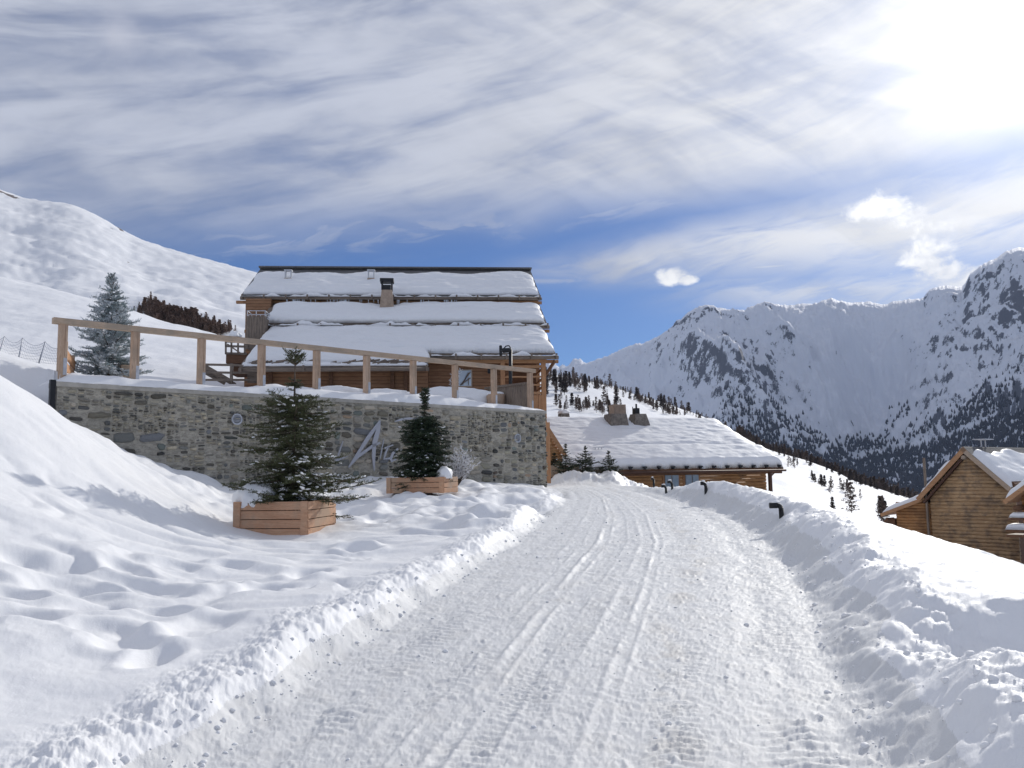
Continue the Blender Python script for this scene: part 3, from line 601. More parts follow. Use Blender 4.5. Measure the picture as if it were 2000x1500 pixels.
# ---------------------------------------------------------------- geometry builders
class MB:
    def __init__(s): s.v = []; s.f = []; s.c = []
    def addm(s, verts, faces, col=None):
        b = len(s.v); s.v += [tuple(map(float, p)) for p in verts]; s.f += [tuple(i + b for i in f) for f in faces]
        s.c += [(*(col or (1, 1, 1)), 1)] * len(verts)
    def box(s, c, size, rz=0.0, col=None, bev=0.0, M=None):
        hx, hy, hz = [q / 2 for q in size]
        if bev and min(hx, hy, hz) > bev * 1.5:
            pts = []; 
            for z_, k in ((-hz, bev), (-hz + bev, 0), (hz - bev, 0), (hz, bev)):
                X_, Y_ = hx - k, hy - k
                pts += [(-X_, -Y_ , z_), (X_, -Y_, z_), (X_, Y_, z_), (-X_, Y_, z_)]
            fs = [(3, 2, 1, 0), (12, 13, 14, 15)]
            for l in range(3):
                for i in range(4): a = l * 4 + i; b = l * 4 + (i + 1) % 4; fs.append((a, b, b + 4, a + 4))
        else:
            pts = [(-hx, -hy, -hz), (hx, -hy, -hz), (hx, hy, -hz), (-hx, hy, -hz), (-hx, -hy, hz), (hx, -hy, hz), (hx, hy, hz), (-hx, hy, hz)]
            fs = [(3, 2, 1, 0), (4, 5, 6, 7), (0, 1, 5, 4), (1, 2, 6, 5), (2, 3, 7, 6), (3, 0, 4, 7)]
        ca, sa = math.cos(rz), math.sin(rz)
        if M is None: pts = [(c[0] + x * ca - y * sa, c[1] + x * sa + y * ca, c[2] + z) for x, y, z in pts]
        else: pts = [tuple(np.array(c) + M @ np.array(p)) for p in pts]
        s.addm(pts, fs, col)
    def beam(s, p0, p1, w_, h, col=None, up=(0, 0, 1)):
        p0 = np.array(p0, float); p1 = np.array(p1, float); d = p1 - p0; L = np.linalg.norm(d); d /= L
        u_ = np.array(up, float)
        if abs(d @ u_) > .98: u_ = np.array([0, 1.0, 0])
        sd_ = np.cross(d, u_); sd_ /= np.linalg.norm(sd_); u_ = np.cross(sd_, d)
        s.box((p0 + p1) / 2, (L, w_, h), col=col, M=np.c_[d, sd_, u_])
    def cyl(s, p0, p1, r0, r1=None, n=10, col=None, cap=True):
        r1 = r0 if r1 is None else r1
        p0 = np.array(p0, float); p1 = np.array(p1, float); d = p1 - p0; d /= max(np.linalg.norm(d), 1e-9)
        a = np.cross(d, (0, 0, 1.0)); 
        if np.linalg.norm(a) < .05: a = np.cross(d, (0, 1.0, 0))
        a /= np.linalg.norm(a); b = np.cross(d, a); pts = []
        for p, r in ((p0, r0), (p1, r1)):
            for i in range(n): t = 2 * PI * i / n; pts.append(p + r * (a * math.cos(t) + b * math.sin(t)))
        fs = [(i, (i + 1) % n, n + (i + 1) % n, n + i) for i in range(n)]
        if cap: fs += [tuple(range(n))[::-1], tuple(range(n, 2 * n))]
        s.addm(pts, fs, col)
    def tube(s, pts, r, n=8, col=None):
        for a, b in zip(pts[:-1], pts[1:]): s.cyl(a, b, r, r, n, col)
    def prism(s, poly, y0, y1, col=None):     # poly in local x-z, extruded along y
        n = len(poly); pts = [(x, y0, z) for x, z in poly] + [(x, y1, z) for x, z in poly]
        fs = [tuple(range(n)), tuple(range(n, 2 * n))[::-1]] + [(i, n + i, n + (i + 1) % n, (i + 1) % n) for i in range(n)]
        s.addm(pts, fs, col)
    def build(s, name, mat, parent=None, smooth=False, label=None, tint=False):
        o = mesh_obj(name, s.v, s.f, mat, parent, smooth, np.array(s.c) if tint else None, None, label)
        bm = __import__('bmesh').new(); bm.from_mesh(o.data); __import__('bmesh').ops.recalc_face_normals(bm, faces=bm.faces); bm.to_mesh(o.data); bm.free()
        return o
class Frame:
    def __init__(s, org, rz): s.o = np.array(org, float); s.rz = rz; c_, s_ = math.cos(rz), math.sin(rz); s.R = np.array([[c_, -s_, 0], [s_, c_, 0], [0, 0, 1]])
    def loc(s, u, v, yl):                      # local (x, z) where the view ray meets the local plane y = yl
        o = s.R.T @ (EYE - s.o); d = s.R.T @ ray(u, v); p = o + d * ((yl - o[1]) / d[1]); return p[0], p[2]
    def locx(s, u, v, xl):                     # local (y, z) on the plane x = xl
        o = s.R.T @ (EYE - s.o); d = s.R.T @ ray(u, v); p = o + d * ((xl - o[0]) / d[0]); return p[1], p[2]
    def world(s, p): return s.o + s.R @ np.array(p, float)
def ico(n=1):
    import bmesh as B
    bm = B.new(); B.ops.create_icosphere(bm, subdivisions=n, radius=1.0)
    v = np.array([p.co[:] for p in bm.verts]); f = [tuple(q.index for q in fc.verts) for fc in bm.faces]; bm.free(); return v, f

M_NEWWOOD = woodmat('larch_new', (.42, .28, .19), (.57, .42, .31), (14, 14, 1), wear=(.36, .27, .20))
M_NEWRAIL = woodmat('larch_rail', (.42, .31, .22), (.54, .42, .32), (1, 14, 14), wear=(.34, .28, .22))
M_PLANT = woodmat('planter_boards', (.52, .285, .17), (.64, .395, .25), (1.2, 12, 12), wear=(.42, .30, .21))
M_GREYWOOD = woodmat('aged_boards', (.17, .135, .11), (.30, .24, .19), (10, 10, 1))
M_GREYH = woodmat('aged_beam', (.15, .12, .10), (.27, .215, .17), (1, 10, 10))
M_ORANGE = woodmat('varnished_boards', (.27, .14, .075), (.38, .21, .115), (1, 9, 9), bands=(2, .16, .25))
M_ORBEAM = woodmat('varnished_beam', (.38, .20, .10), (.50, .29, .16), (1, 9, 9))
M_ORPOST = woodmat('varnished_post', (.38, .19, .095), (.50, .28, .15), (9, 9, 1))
M_LOG = woodmat('round_logs', (.38, .19, .08), (.52, .29, .13), (1, 7, 7), wear=(.26, .14, .07))
M_OLDLOG = woodmat('weathered_logs', (.38, .24, .13), (.58, .40, .23), (1, 6, 6), wear=(.19, .14, .10))
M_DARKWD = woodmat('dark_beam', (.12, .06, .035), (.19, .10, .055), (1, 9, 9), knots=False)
M_SHINGLE = woodmat('wood_shingles', (.13, .125, .125), (.22, .215, .21), (14, 2, 2), knots=False, bands=(1, .28, .35))
M_METAL = flat('galvanised', (.50, .51, .54), .5, .35, .15, 8, .1)
M_BLACK = flat('black_metal', (.022, .022, .024), .45, .4, .2, 20, .1)
M_RUST = flat('rust_brown_metal', (.09, .045, .03), .6, .3, .3, 20, .2)
M_CHIM = flat('chimney_stone', (.20, .175, .15), .85, 0, .35, 7, .7)
M_RENDER = flat('tan_chimney', (.37, .28, .215), .85, 0, .18, 5, .4)
M_CONC = flat('concrete', (.40, .375, .33), .85, 0, .15, 4, .5)
M_ICE = flat('ice', (.75, .8, .86), .15, 0, .05, 4, 0)
M_CURT = flat('curtain_glass', (.30, .38, .46), .15, 0, .2, 2, 0)
M_BARK = flat('bark', (.10, .075, .055), .9, 0, .35, 20, .6)
def sgn_mat():
    m, t, b = newmat('brushed_steel'); co = objco(t)
    n = t.noise(t.mapping(co, (3, 3, 60)), 3, 4, .6)
    t.put(b.inputs['Base Color'], t.mix(n, (.38, .38, .41), (.47, .47, .50))); b.inputs['Metallic'].default_value = .35; b.inputs['Roughness'].default_value = .45
    return m
M_SIGN = sgn_mat()

# ---------------------------------------------------------------- snow bodies
def snow_slab(name, parent, x0, x1, yA, zA, yB, zB, T, seed, nx=140, ny=26, edge=.38, topw=.25, wob=.12, thick=None, topvar=0.0, roll=.0, mat=None, label=None, flow=0.0):
    us_ = np.linspace(0, 1, nx); ps = np.linspace(0, 1, ny); U_, Pp = np.meshgrid(us_, ps)
    x = x0 + (x1 - x0) * U_; L = math.hypot(yB - yA, zB - zA)
    top_end = 1 - topvar * (.5 + .5 * np.clip(fbm(x * .35, x * 0 + seed, 3, .6, seed + 9) * 1.6, -1, 1)); pp = Pp * top_end
    dA = pp * L; dB = (top_end - pp) * L; dl = (x - x0); dr = (x1 - x)
    r = lambda d, w_: np.sqrt(1 - (1 - np.clip(d / w_, 0, 1)) ** 2)
    t = T * (1 + wob * fbm(x * .5, pp * L * .6, 3, .5, seed)) * r(dA, edge) * r(dB, topw) * r(dl, edge) * r(dr, edge * 1.6)
    if thick is not None: t = t * thick(x, pp)
    t += .03 * fbm(x * 1.1, pp * L * 2.2, 3, .5, seed + 5) * (t > .05) + flow * np.abs(fbm(x * .45, pp * L * 2.6, 3, .5, seed + 6)) * r(dA, .6) * r(dr, .5) * r(dl, .5)
    y = yA + (yB - yA) * pp - .10 * np.sin(np.clip(dA / edge, 0, 1) * PI) * (roll > 0); z = zA + (zB - zA) * pp + t
    ex = .10 * fbm(pp * 4 + seed, x * .1, 2, .5, seed + 3); x = x + ex * (U_ > .5) * sstep(U_, .9, 1) - ex * (1 - sstep(U_, 0, .1))
    y = y - .06 * fbm(x * .9, x * 0, 3, .6, seed + 2) * (1 - sstep(Pp, 0, .2))
    V_ = np.stack([x, y, z], -1); Vb = V_.copy(); zb = zA + (zB - zA) * pp; Vb[..., 2] = zb + .012
    rim = np.concatenate([Vb[0], Vb[1:, -1], Vb[-1, -2::-1], Vb[-2:0:-1, 0]]); a, b = V_.shape[:2]
    i = np.arange(a * b).reshape(a, b); q = [tuple(k) for k in np.stack([i[:-1, :-1], i[:-1, 1:], i[1:, 1:], i[1:, :-1]], -1).reshape(-1, 4)]
    ri = np.concatenate([i[0], i[1:, -1], i[-1, -2::-1], i[-2:0:-1, 0]]); n = len(rim); b0 = a * b
    q += [(b0 + k, b0 + (k + 1) % n, int(ri[(k + 1) % n]), int(ri[k])) for k in range(n)]
    return mesh_obj(name, np.concatenate([V_.reshape(-1, 3), rim]), q, mat or M_SNOW, parent, True, label=label)
def snow_blob(name, parent, c, r3, seed, n=3, amp=.25, flatb=.35, mat=None):
    v, f = ico(n); d = 1 + amp * fbm(v[:, 0] * 1.5 + seed, v[:, 1] * 1.5 + v[:, 2], 3, .5, seed); v = v * d[:, None]
    v[:, 2] = np.maximum(v[:, 2], -flatb); v = v * np.array(r3) + np.array(c)
    return mesh_obj(name, v, f, mat or M_SNOW, parent, True)

# ---------------------------------------------------------------- stone wall
WF = Frame((W1[0], W1[1], 0), wang)
wall = empty('stone_wall', 'long grey fieldstone retaining wall carrying the timber railing', 'wall', WF.o, wang)
ztL = WF.loc(112, 745, 0)[1]; ztR = WF.loc(1062, 802, 0)[1]; print('wall', WL, ztL, ztR)
zt = lambda x: ztL + (ztR - ztL) * x / WL
zb_ = -.2
mb = MB(); mb.addm([(0, 0, zb_), (WL, 0, zb_), (WL, 0, ztR - .12), (0, 0, ztL - .12), (0, .5, zb_), (WL, .5, zb_), (WL, .5, ztR - .12), (0, .5, ztL - .12)],
                   [(0, 1, 2, 3), (5, 4, 7, 6), (1, 5, 6, 2), (4, 0, 3, 7), (3, 2, 6, 7)])
# return of the wall, going back at its right end
mb.addm([(WL - .5, .5, zb_), (WL, .5, zb_), (WL + 6.5, 7.0, zb_), (WL + 6.1, 7.4, zb_), (WL - .5, .5, ztR - .12), (WL, .5, ztR - .12), (WL + 6.5, 7.0, ztR - .12), (WL + 6.1, 7.4, ztR - .12)], [(1, 2, 6, 5), (2, 3, 7, 6), (4, 5, 6, 7)])
def mortar():
    m, t, b = newmat('mortar'); co = objco(t)
    n = t.noise(t.mapping(co, (1, 1, 2.2)), 4.5, 8, .68); n2 = t.noise(t.mapping(co, (1, 1, 1.8)), 14, 5, .6)
    c = t.mix(t.smooth(n, .34, .62), (.30, .275, .23), (.50, .46, .38)); c = t.mix(t.smooth(n2, .52, .68, 0, .5), c, (.10, .095, .085))
    t.put(b.inputs['Base Color'], c); b.inputs['Roughness'].default_value = .9; bump(t, b, t.add(n, n2), 1.0, .035); return m
def stonem():
    m, t, b = newmat('fieldstone'); co = objco(t)
    a = t.new('ShaderNodeAttribute', attribute_name='tint'); n = t.noise(t.mapping(co, (1, 1, 2)), 11, 7, .65); n2 = t.noise(t.mapping(co, (1, 1, 3)), 30, 4, .6)
    c = t.mix(t.smooth(n, .3, .7, 0, .32), a.outputs['Color'], t.mix(.5, a.outputs['Color'], (.36, .34, .30)))
    c = t.mix(t.smooth(n2, .5, .7, 0, .45), c, (.06, .06, .06))
    t.put(b.inputs['Base Color'], c); b.inputs['Roughness'].default_value = .85; bump(t, b, t.add(n, t.mul(n2, .5)), .9, .03); return m
mb.build('masonry', mortar(), wall)
rs = random.Random(11)
cells = []
def split(x0, x1, z0, z1, lim):
    w_, h = x1 - x0, z1 - z0
    if h > lim * .72 or w_ > lim * 2.3:
        if w_ / h > rs.uniform(1.2, 2.1): k = rs.uniform(.32, .68); m_ = x0 + w_ * k; split(x0, m_, z0, z1, lim); split(m_, x1, z0, z1, lim)
        else: k = rs.uniform(.33, .67); m_ = z0 + h * k; split(x0, x1, z0, m_, lim); split(x0, x1, m_, z1, lim)
    else: cells.append((x0, x1, z0, z1))
x_ = 0.0
while x_ < WL:
    x2 = min(WL, x_ + rs.uniform(.9, 1.8)); z_ = -.2; top = min(zt(x_), zt(x2)) - .16
    while z_ < top - .05:
        z2 = min(top, z_ + rs.uniform(.5, 1.0))
        if top - z2 < .2: z2 = top
        split(x_, x2, z_, z2, rs.choice([.13, .18, .24, .32, .42])); z_ = z2
    x_ = x2
pal = [tuple(a * b for a, b in zip(q, (1.20, 1.16, 1.06))) for q in [(.26, .245, .21), (.22, .21, .185), (.29, .27, .22), (.20, .19, .17), (.24, .225, .19), (.31, .28, .225), (.18, .17, .155), (.10, .105, .105), (.075, .08, .085), (.12, .125, .125), (.13, .155, .15), (.16, .15, .12), (.33, .30, .26), (.27, .20, .15), (.12, .13, .15), (.27, .25, .22), (.24, .23, .19), (.21, .20, .17), (.25, .24, .20)]]
mb = MB()
for (x0, x1, z0, z1) in cells:
    if rs.random() < .16: continue
    cx, cz = (x0 + x1) / 2, (z0 + z1) / 2; hw, hh_ = (x1 - x0) / 2, (z1 - z0) / 2; g = rs.uniform(.010, .030)
    hw = max(.03, hw - g); hh_ = max(.02, hh_ - g * .8); n = rs.choice([6, 7, 8, 9]); a0 = rs.uniform(0, 1); e = rs.uniform(.42, .75); ring = []
    tl = rs.uniform(-.12, .12)
    for i in range(n):
        t_ = 2 * PI * (i + a0 + rs.uniform(-.25, .25)) / n; ct, st = math.cos(t_), math.sin(t_)
        x = math.copysign(abs(ct) ** e, ct) * hw * rs.uniform(.84, 1.05); z = math.copysign(abs(st) ** e, st) * hh_ * rs.uniform(.84, 1.05)
        ring.append((x, z + x * tl))
    dep = rs.uniform(.010, .085) if rs.random() < .75 else rs.uniform(.0, .012)
    c_ = rs.choice(pal) if min(hw, hh_) > .05 else rs.choice(pal[:7] + pal[:7] + pal[7:10]); k = rs.uniform(.85, 1.75) if rs.random() < .78 else rs.uniform(.25, .5); c_ = tuple(q * k for q in c_)
    pts = [(cx + x, .02, cz + z) for x, z in ring] + [(cx + x * .97, -dep * .6, cz + z * .97) for x, z in ring] + [(cx + x * .78, -dep - rs.uniform(0, .012), cz + z * .76) for x, z in ring] + [(cx + rs.uniform(-.2, .2) * hw, -dep - .012, cz)]
    fs = []
    for l in (0, n):
        for i in range(n): fs.append((l + i, l + (i + 1) % n, l + n + (i + 1) % n, l + n + i))
    for i in range(n): fs.append((2 * n + i, 2 * n + (i + 1) % n, 3 * n))
    mb.addm(pts, fs, c_)
mb.build('stones', stonem(), wall, True, tint=True)
mb = MB(); mb.addm([(-.03, -.035, ztL - .12), (WL + .03, -.035, ztR - .12), (WL + .03, -.035, ztR), (-.03, -.035, ztL), (-.03, .55, ztL - .12), (WL + .03, .55, ztR - .12), (WL + .03, .55, ztR), (-.03, .55, ztL)],
                   [(0, 1, 2, 3), (5, 4, 7, 6), (1, 5, 6, 2), (4, 0, 3, 7), (3, 2, 6, 7), (0, 4, 5, 1)])
mb.build('coping', M_CONC, wall)
# snow lying on the coping, thickness read along the wall
thx = [WF.loc(u, 760, 0)[0] for u in (112, 150, 200, 262, 320, 392, 440, 500, 550, 618, 680, 716, 760, 807, 850, 889, 930, 965, 1000, 1035, 1062)]
thv = [.10, .30, .28, .24, .24, .20, .17, .24, .34, .28, .26, .24, .32, .34, .37, .34, .26, .18, .17, .13, .05]
xx = np.linspace(-.02, WL + .02, 220); pr = np.linspace(0, 1, 14); V_ = []
for q in pr:
    yy_ = -.045 + q * 1.5; r_h = math.sqrt(1 - (1 - min(1, q / .30)) ** 2)
    t_ = np.interp(xx, thx, thv) * r_h * (1 + .16 * fbm(xx * .8, xx * 0 + q * 1.2, 3, .5, 6)) + .02 * fbm(xx * 3, xx * 0 + q * 3, 2, .5, 7) * r_h
    endf = np.sqrt(1 - (1 - np.clip((xx + .02) / .5, 0, 1)) ** 2) * np.sqrt(1 - (1 - np.clip((WL + .02 - xx) / .3, 0, 1)) ** 2)
    V_.append(np.c_[xx, xx * 0 + yy_ - .03 * fbm(xx * 1.2, xx * 0, 3, .6, 3) * (q < .1), zt(xx) + .005 + t_ * endf])
V_ = np.array(V_); V_[0, :, 2] = zt(xx) - .012
a, b = V_.shape[:2]; i = np.arange(a * b).reshape(a, b)
mesh_obj('snow_cap', V_.reshape(-1, 3), np.stack([i[:-1, :-1], i[:-1, 1:], i[1:, 1:], i[1:, :-1]], -1).reshape(-1, 4), M_SNOW, wall, True)
# round vent grilles
for (u, v, ru, lab) in ((461, 819, 12, 'large round louvred vent'), (1009, 856, 7, 'small round louvred vent')):
    x, z = WF.loc(u, v, 0); r = WF.loc(u + ru, v, 0)[0] - x; mb = MB(); n = 24; pts = []
    r = r * .86
    for rr_, yy_ in ((r, .02), (r, -.075), (r * .80, -.075), (r * .80, -.035)): pts += [(x + rr_ * math.cos(2 * PI * k / n), yy_, z + rr_ * math.sin(2 * PI * k / n)) for k in range(n)]
    fs = [(l * n + k, l * n + (k + 1) % n, (l + 1) * n + (k + 1) % n, (l + 1) * n + k) for l in range(3) for k in range(n)]; mb.addm(pts, fs)
    for k in range(-3, 4):
        zz_ = k * r * .23; hl = math.sqrt(max(.01, (r * .8) ** 2 - zz_ ** 2)); mb.beam((x - hl, -.045, z + zz_), (x + hl, -.045, z + zz_), .03, r * .10)
    g = mb.build('vent', M_METAL, wall, label=lab)
    mb = MB(); mb.addm([(x + r * .8 * math.cos(2 * PI * k / n), -.03, z + r * .8 * math.sin(2 * PI * k / n)) for k in range(n)], [tuple(range(n))]); mb.build('duct', M_BLACK, g)
# drainpipe at the wall's left end
dp = MB(); x, z1_ = WF.loc(108, 742, 0); z0_ = WF.loc(108, 805, 0)[1]; dp.box((-.10, .02, (z0_ + z1_) / 2), (.12, .12, z1_ - z0_)); dp.build('drainpipe', M_BLACK, wall)

# ---------------------------------------------------------------- lettering on the wall
sign = empty('wall_lettering', 'large brushed steel lettering fixed to the stone wall behind the fir trees', 'sign', WF.world((WF.loc(710, 880, 0)[0], 0, 2.0)), wang)
so = np.array([WF.loc(710, 880, 0)[0], 0, 2.0])
def stroke(pl):
    mb = MB()
    for pts in pl:
        poly = [tuple(np.array(WF.loc(u, v, -.09)) - so[[0, 2]]) for u, v in pts]; mb.prism(poly, -.11, -.075)
    return mb
def letter(pl, lab): stroke(pl).build('letter', M_SIGN, sign, label=lab)
letter([[(669, 861), (670, 862), (661, 892), (658, 892), (663, 876)], [(652, 899), (655, 897), (682, 890), (672, 895), (658, 901)]], 'slanted letter L with a separate foot')
letter([[(741, 820), (743, 824), (722, 857), (704, 883), (703, 885), (727, 868), (741, 863), (743, 866), (728, 874), (700, 894), (681, 914), (680, 911), (694, 888), (716, 852)],
        [(743, 821), (742, 842), (734, 872), (732, 903), (731, 921), (729, 915), (726, 890), (727, 862), (735, 836)]], 'tall letter A')
letter([[(749, 857), (750, 858), (743, 894), (741, 897), (744, 878)]], 'thin slanted letter l')
letter([[(757, 872), (759, 873), (751, 895), (761, 893), (760, 897), (748, 898), (751, 884)], [(750, 874), (767, 868), (768, 870), (751, 877)]], 'letter t')
letter([[(776, 875), (778, 877), (768, 888), (765, 899), (773, 895), (774, 898), (764, 903), (760, 896), (765, 884)]], 'letter c, half hidden by the fir')
letter([[(771, 822), (783, 817), (800, 815), (808, 817), (798, 820), (783, 822), (770, 824)]], 'long lens-shaped accent stroke')
letter([[(795, 846), (799, 845), (797, 856), (792, 857)]], 'small fragment above the fir crown')

# ---------------------------------------------------------------- railing on the wall
rail = empty('wooden_railing', 'long pale timber railing with thick posts on top of the stone wall', 'railing', WF.world((0, .3, 4)), wang)
ry0 = .30; LR = lambda u, v: np.array(WF.loc(u, v, ry0))
def rel(x, z): return (x, 0, z - 4)
pu = [(120, 722), (262, 736), (392, 748), (510, 752), (618, 757), (716, 764), (807, 771), (889, 778), (965, 787), (1036, 797)]
pz0 = LR(108, 621); pz1 = LR(1040, 722)
mb = MB(); mb.beam(rel(pz0[0] - .05, pz0[1] - .07), rel(pz1[0] + .1, pz1[1] - .05), .18, .15); mb.build('handrail', M_NEWRAIL, rail)
for i, (u, v) in enumerate(pu):
    x, z = LR(u, v); zt_ = pz0[1] + (pz1[1] - pz0[1]) * (x - pz0[0]) / (pz1[0] - pz0[0]) - .14
    mb = MB(); mb.box((x, 0, (z - .25 + zt_) / 2 - 4), (.19, .15, zt_ - z + .25), bev=.008); p_ = mb.build('post', M_NEWWOOD, rail)
    mb = MB(); mb.box((x + .055, -.079, z - 4 + .08), (.085, .006, .42)); mb.build('bracket', M_METAL, p_)
    mb = MB(); mb.box((x + .035, -.0765, (z + .3 + zt_) / 2 - 4), (.006, .004, zt_ - z - .35)); mb.build('groove', M_DARKWD, p_)
# boarded return panels at both ends of the railing
pan = empty('board_fence', 'weathered vertical board fence panel at the right end of the railing', 'fence', WF.world((pz1[0] + .1, .4, 4)), wang)
mb = MB(); P0 = WF.loc(1034, 728, .5)
for k in range(9):
    yb_ = .1 + k * .30; mb.box((.0 + k * .004, yb_, .45), (.03, .27, 1.5 + .0 * k), col=None)
mb.build('board', M_GREYWOOD, pan); mb = MB(); mb.beam((-.05, 0, 1.22), (-.05, 2.7, 1.22), .06, .09); mb.build('crossbar', M_GREYH, pan); mb = MB(); mb.beam((-.05, 0, .0), (-.05, 2.7, 0), .06, .09); mb.build('crossbar', M_GREYH, pan)
pan = empty('board_fence', 'brown horizontal board fence between the left end post and the frosted spruce', 'fence', WF.world((.25, .5, 4)), math.radians(24))
for k, z in enumerate((.30, .62, .95)):
    mb = MB(); mb.beam((0, .1 + .05 * k, z), (.1, 2.8, z - .05), .05, .22); mb.build('board', M_ORPOST, pan)
for q in (.0, 2.7):
    mb = MB(); mb.box((.04, .12 + q, .5), (.12, .12, 1.35)); mb.build('post', M_NEWWOOD, pan)
# ---------------------------------------------------------------- shared building pieces
def log_wall(name, parent, xa, xb, z0, z1, y, r=.085, mat=None, tilt=0.0, seed=1, jit=.0):
    mb = MB(); rd = random.Random(seed); z = z0 + r
    while z < z1:
        a_, b_ = xa(z), xb(z)
        if b_ - a_ > .12:
            n = 1 + int((b_ - a_) / 2.6)
            mb.cyl((a_ - rd.uniform(0, jit), y + rd.uniform(-.012, .012), z), (b_ + rd.uniform(0, jit), y + rd.uniform(-.012, .012), z + rd.uniform(-.01, .01)), r * rd.uniform(.93, 1.05), r * rd.uniform(.93, 1.05), 10)
        z += r * 1.78
    return mb.build(name, mat or M_LOG, parent, True)
def backing(parent, poly, y0, y1, mat=None):
    mb = MB(); mb.prism(poly, y0, y1); return mb.build('inner_wall', mat or M_DARKWD, parent)
def chimney(parent, c, w0, w1, h, mat, cap='posts', d0=None, name='chimney'):
    mb = MB(); x, y, z = c; a, b = w0 / 2, w1 / 2
    mb.addm([(x - a, y - a, z), (x + a, y - a, z), (x + a, y + a, z), (x - a, y + a, z), (x - b, y - b, z + h), (x + b, y - b, z + h), (x + b, y + b, z + h), (x - b, y + b, z + h)],
            [(3, 2, 1, 0), (4, 5, 6, 7), (0, 1, 5, 4), (1, 2, 6, 5), (2, 3, 7, 6), (3, 0, 4, 7)])
    o = mb.build(name, mat, parent)
    if cap == 'posts':
        mb = MB(); ph = h * .55
        for sx_, sy_ in ((-1, -1), (1, -1), (-1, 1), (1, 1)): mb.box((x + sx_ * b * .8, y + sy_ * b * .8, z + h + ph / 2), (.05, .05, ph))
        mb.box((x, y, z + h + ph), (w1 * 1.15, w1 * 1.15, .05)); mb.build('chimney_cap', M_METAL, o)
    return o
def icicles(parent, x0, x1, y, z, n, seed, zs=None):
    rd = random.Random(seed)
    for k in range(n):
        c_ = rd.uniform(x0, x1)
        for j in range(rd.randint(1, 3)):
            mb = MB(); x = c_ + rd.uniform(-.25, .25); l = rd.uniform(.12, .5); mb.cyl((x, y + rd.uniform(-.03, .03), z), (x, y, z - l), .018, .003, 5); mb.build('icicle', M_ICE, parent)
def gutter(parent, x0, x1, y, z, step, r, seed, mat=None, name='log_gutter', brk=True, drop=.0):
    mb = MB(); rd = random.Random(seed); mb.cyl((x0, y, z), (x1, y, z + drop), r, r * .96, 10); o = mb.build(name, mat or M_GREYH, parent, True)
    if brk:
        n = max(2, int((x1 - x0) / step))
        for k in range(n + 1):
            mb = MB(); x = x0 + .1 + (x1 - x0 - .2) * k / n; mb.beam((x, y + .35, z + .16), (x, y - r - .03, z - r * .6), .07, .09); mb.box((x, y - r - .02, z + .05), (.08, .05, .26))
            mb.build('gutter_hook', M_GREYH, o)
    return o

# ---------------------------------------------------------------- the big chalet
CF = Frame(P(1085, 690, 37.5), math.radians(5)); CF.o[2] = TERR
ch = empty('chalet', 'large timber chalet with three stepped snow-covered roof tiers above the stone wall', 'house', CF.o, CF.rz)
def z_at(u, v, yl): return CF.loc(u, v, yl)[1]
def x_at(u, v, yl): return CF.loc(u, v, yl)[0]
tiers = {}
for key, (uL, uR, ve, ye, vt, yt) in dict(low=(490, 1085, 690, 0.0, 646, 3.6), mid=(506, 1068, 631, 3.5, 592, 6.6), top=(472, 1055, 576, 6.2, 527, 10.6)).items():
    zA = z_at(900, ve, ye); zB = z_at(900, vt, yt); xL = x_at(uL, ve, ye); xR = x_at(uR, ve, ye); tiers[key] = (xL, xR, ye, zA, yt, zB)
    print('tier', key, tiers[key])
def deck(key, mat, th=.10, ext=0.0):
    xL, xR, yA, zA, yB, zB = tiers[key]; n = np.array([0, -(zB - zA), (yB - yA)]); n /= np.linalg.norm(n)
    mb = MB(); A = np.array([0, yA, zA]); B_ = np.array([0, yB, zB]); dn = -n * th
    pts = []
    for x in (xL, xR):
        for p in (A, B_, B_ + dn, A + dn): pts.append((x, p[1], p[2]))
    mb.addm(pts, [(0, 1, 2, 3), (7, 6, 5, 4), (0, 4, 5, 1), (1, 5, 6, 2), (2, 6, 7, 3), (3, 7, 4, 0)])
    return mb
for key in ('low', 'mid', 'top'):
    o = deck(key, None).build('roof', M_SHINGLE if key == 'top' else M_GREYH, ch, label={'low': 'lowest roof tier', 'mid': 'middle roof tier', 'top': 'top roof tier with bare shingle ridge'}[key])
    tiers[key + 'o'] = o
xL, xR, yA, zA, yB, zB = tiers['top']
# back slope of the top roof, gable closings and bodies of the storeys
mb = MB(); mb.addm([(xL, yB, zB), (xR, yB, zB), (xR, yB + 4.5, zB - 2.3), (xL, yB + 4.5, zB - 2.3), (xL, yB, zB - .1), (xR, yB, zB - .1), (xR, yB + 4.5, zB - 2.4), (xL, yB + 4.5, zB - 2.4)], [(0, 1, 2, 3), (7, 6, 5, 4), (1, 5, 6, 2), (0, 3, 7, 4), (2, 6, 7, 3)])
mb.build('roof', M_SHINGLE, ch, label='rear roof slope')
mb = MB(); mb.beam((xL - .05, yB, zB + .06), (xR + .05, yB, zB + .06), .55, .09); mb.build('ridge_board', M_SHINGLE, ch)
s_top = snow_slab('roof_snow', tiers['topo'], xL + .1, xR - .05, yA + .02, zA, yA + (yB - yA) * .84, zA + (zB - zA) * .84, .28, 21, 260, 50, .42, 1.3, .12, None, .16, 1.0, flow=.07)
xL2, xR2, yA2, zA2, yB2, zB2 = tiers['mid']
def dip(xc, w_, dpt): return lambda x, p: 1 - dpt * np.exp(-((x - xc) / w_) ** 2) * sstep(p, .35, .9)
xch = x_at(756, 600, 5.6)
snow_slab('roof_snow', tiers['mido'], x_at(520, 630, 3.6), xR2 - .08, yA2 - .05, zA2, yB2 - .5, zB2 - .25, .34, 22, 200, 34, .28, 1.0, .10, dip(xch, .9, .75), 0, 1.0, flow=.09)
xL1, xR1, yA1, zA1, yB1, zB1 = tiers['low']
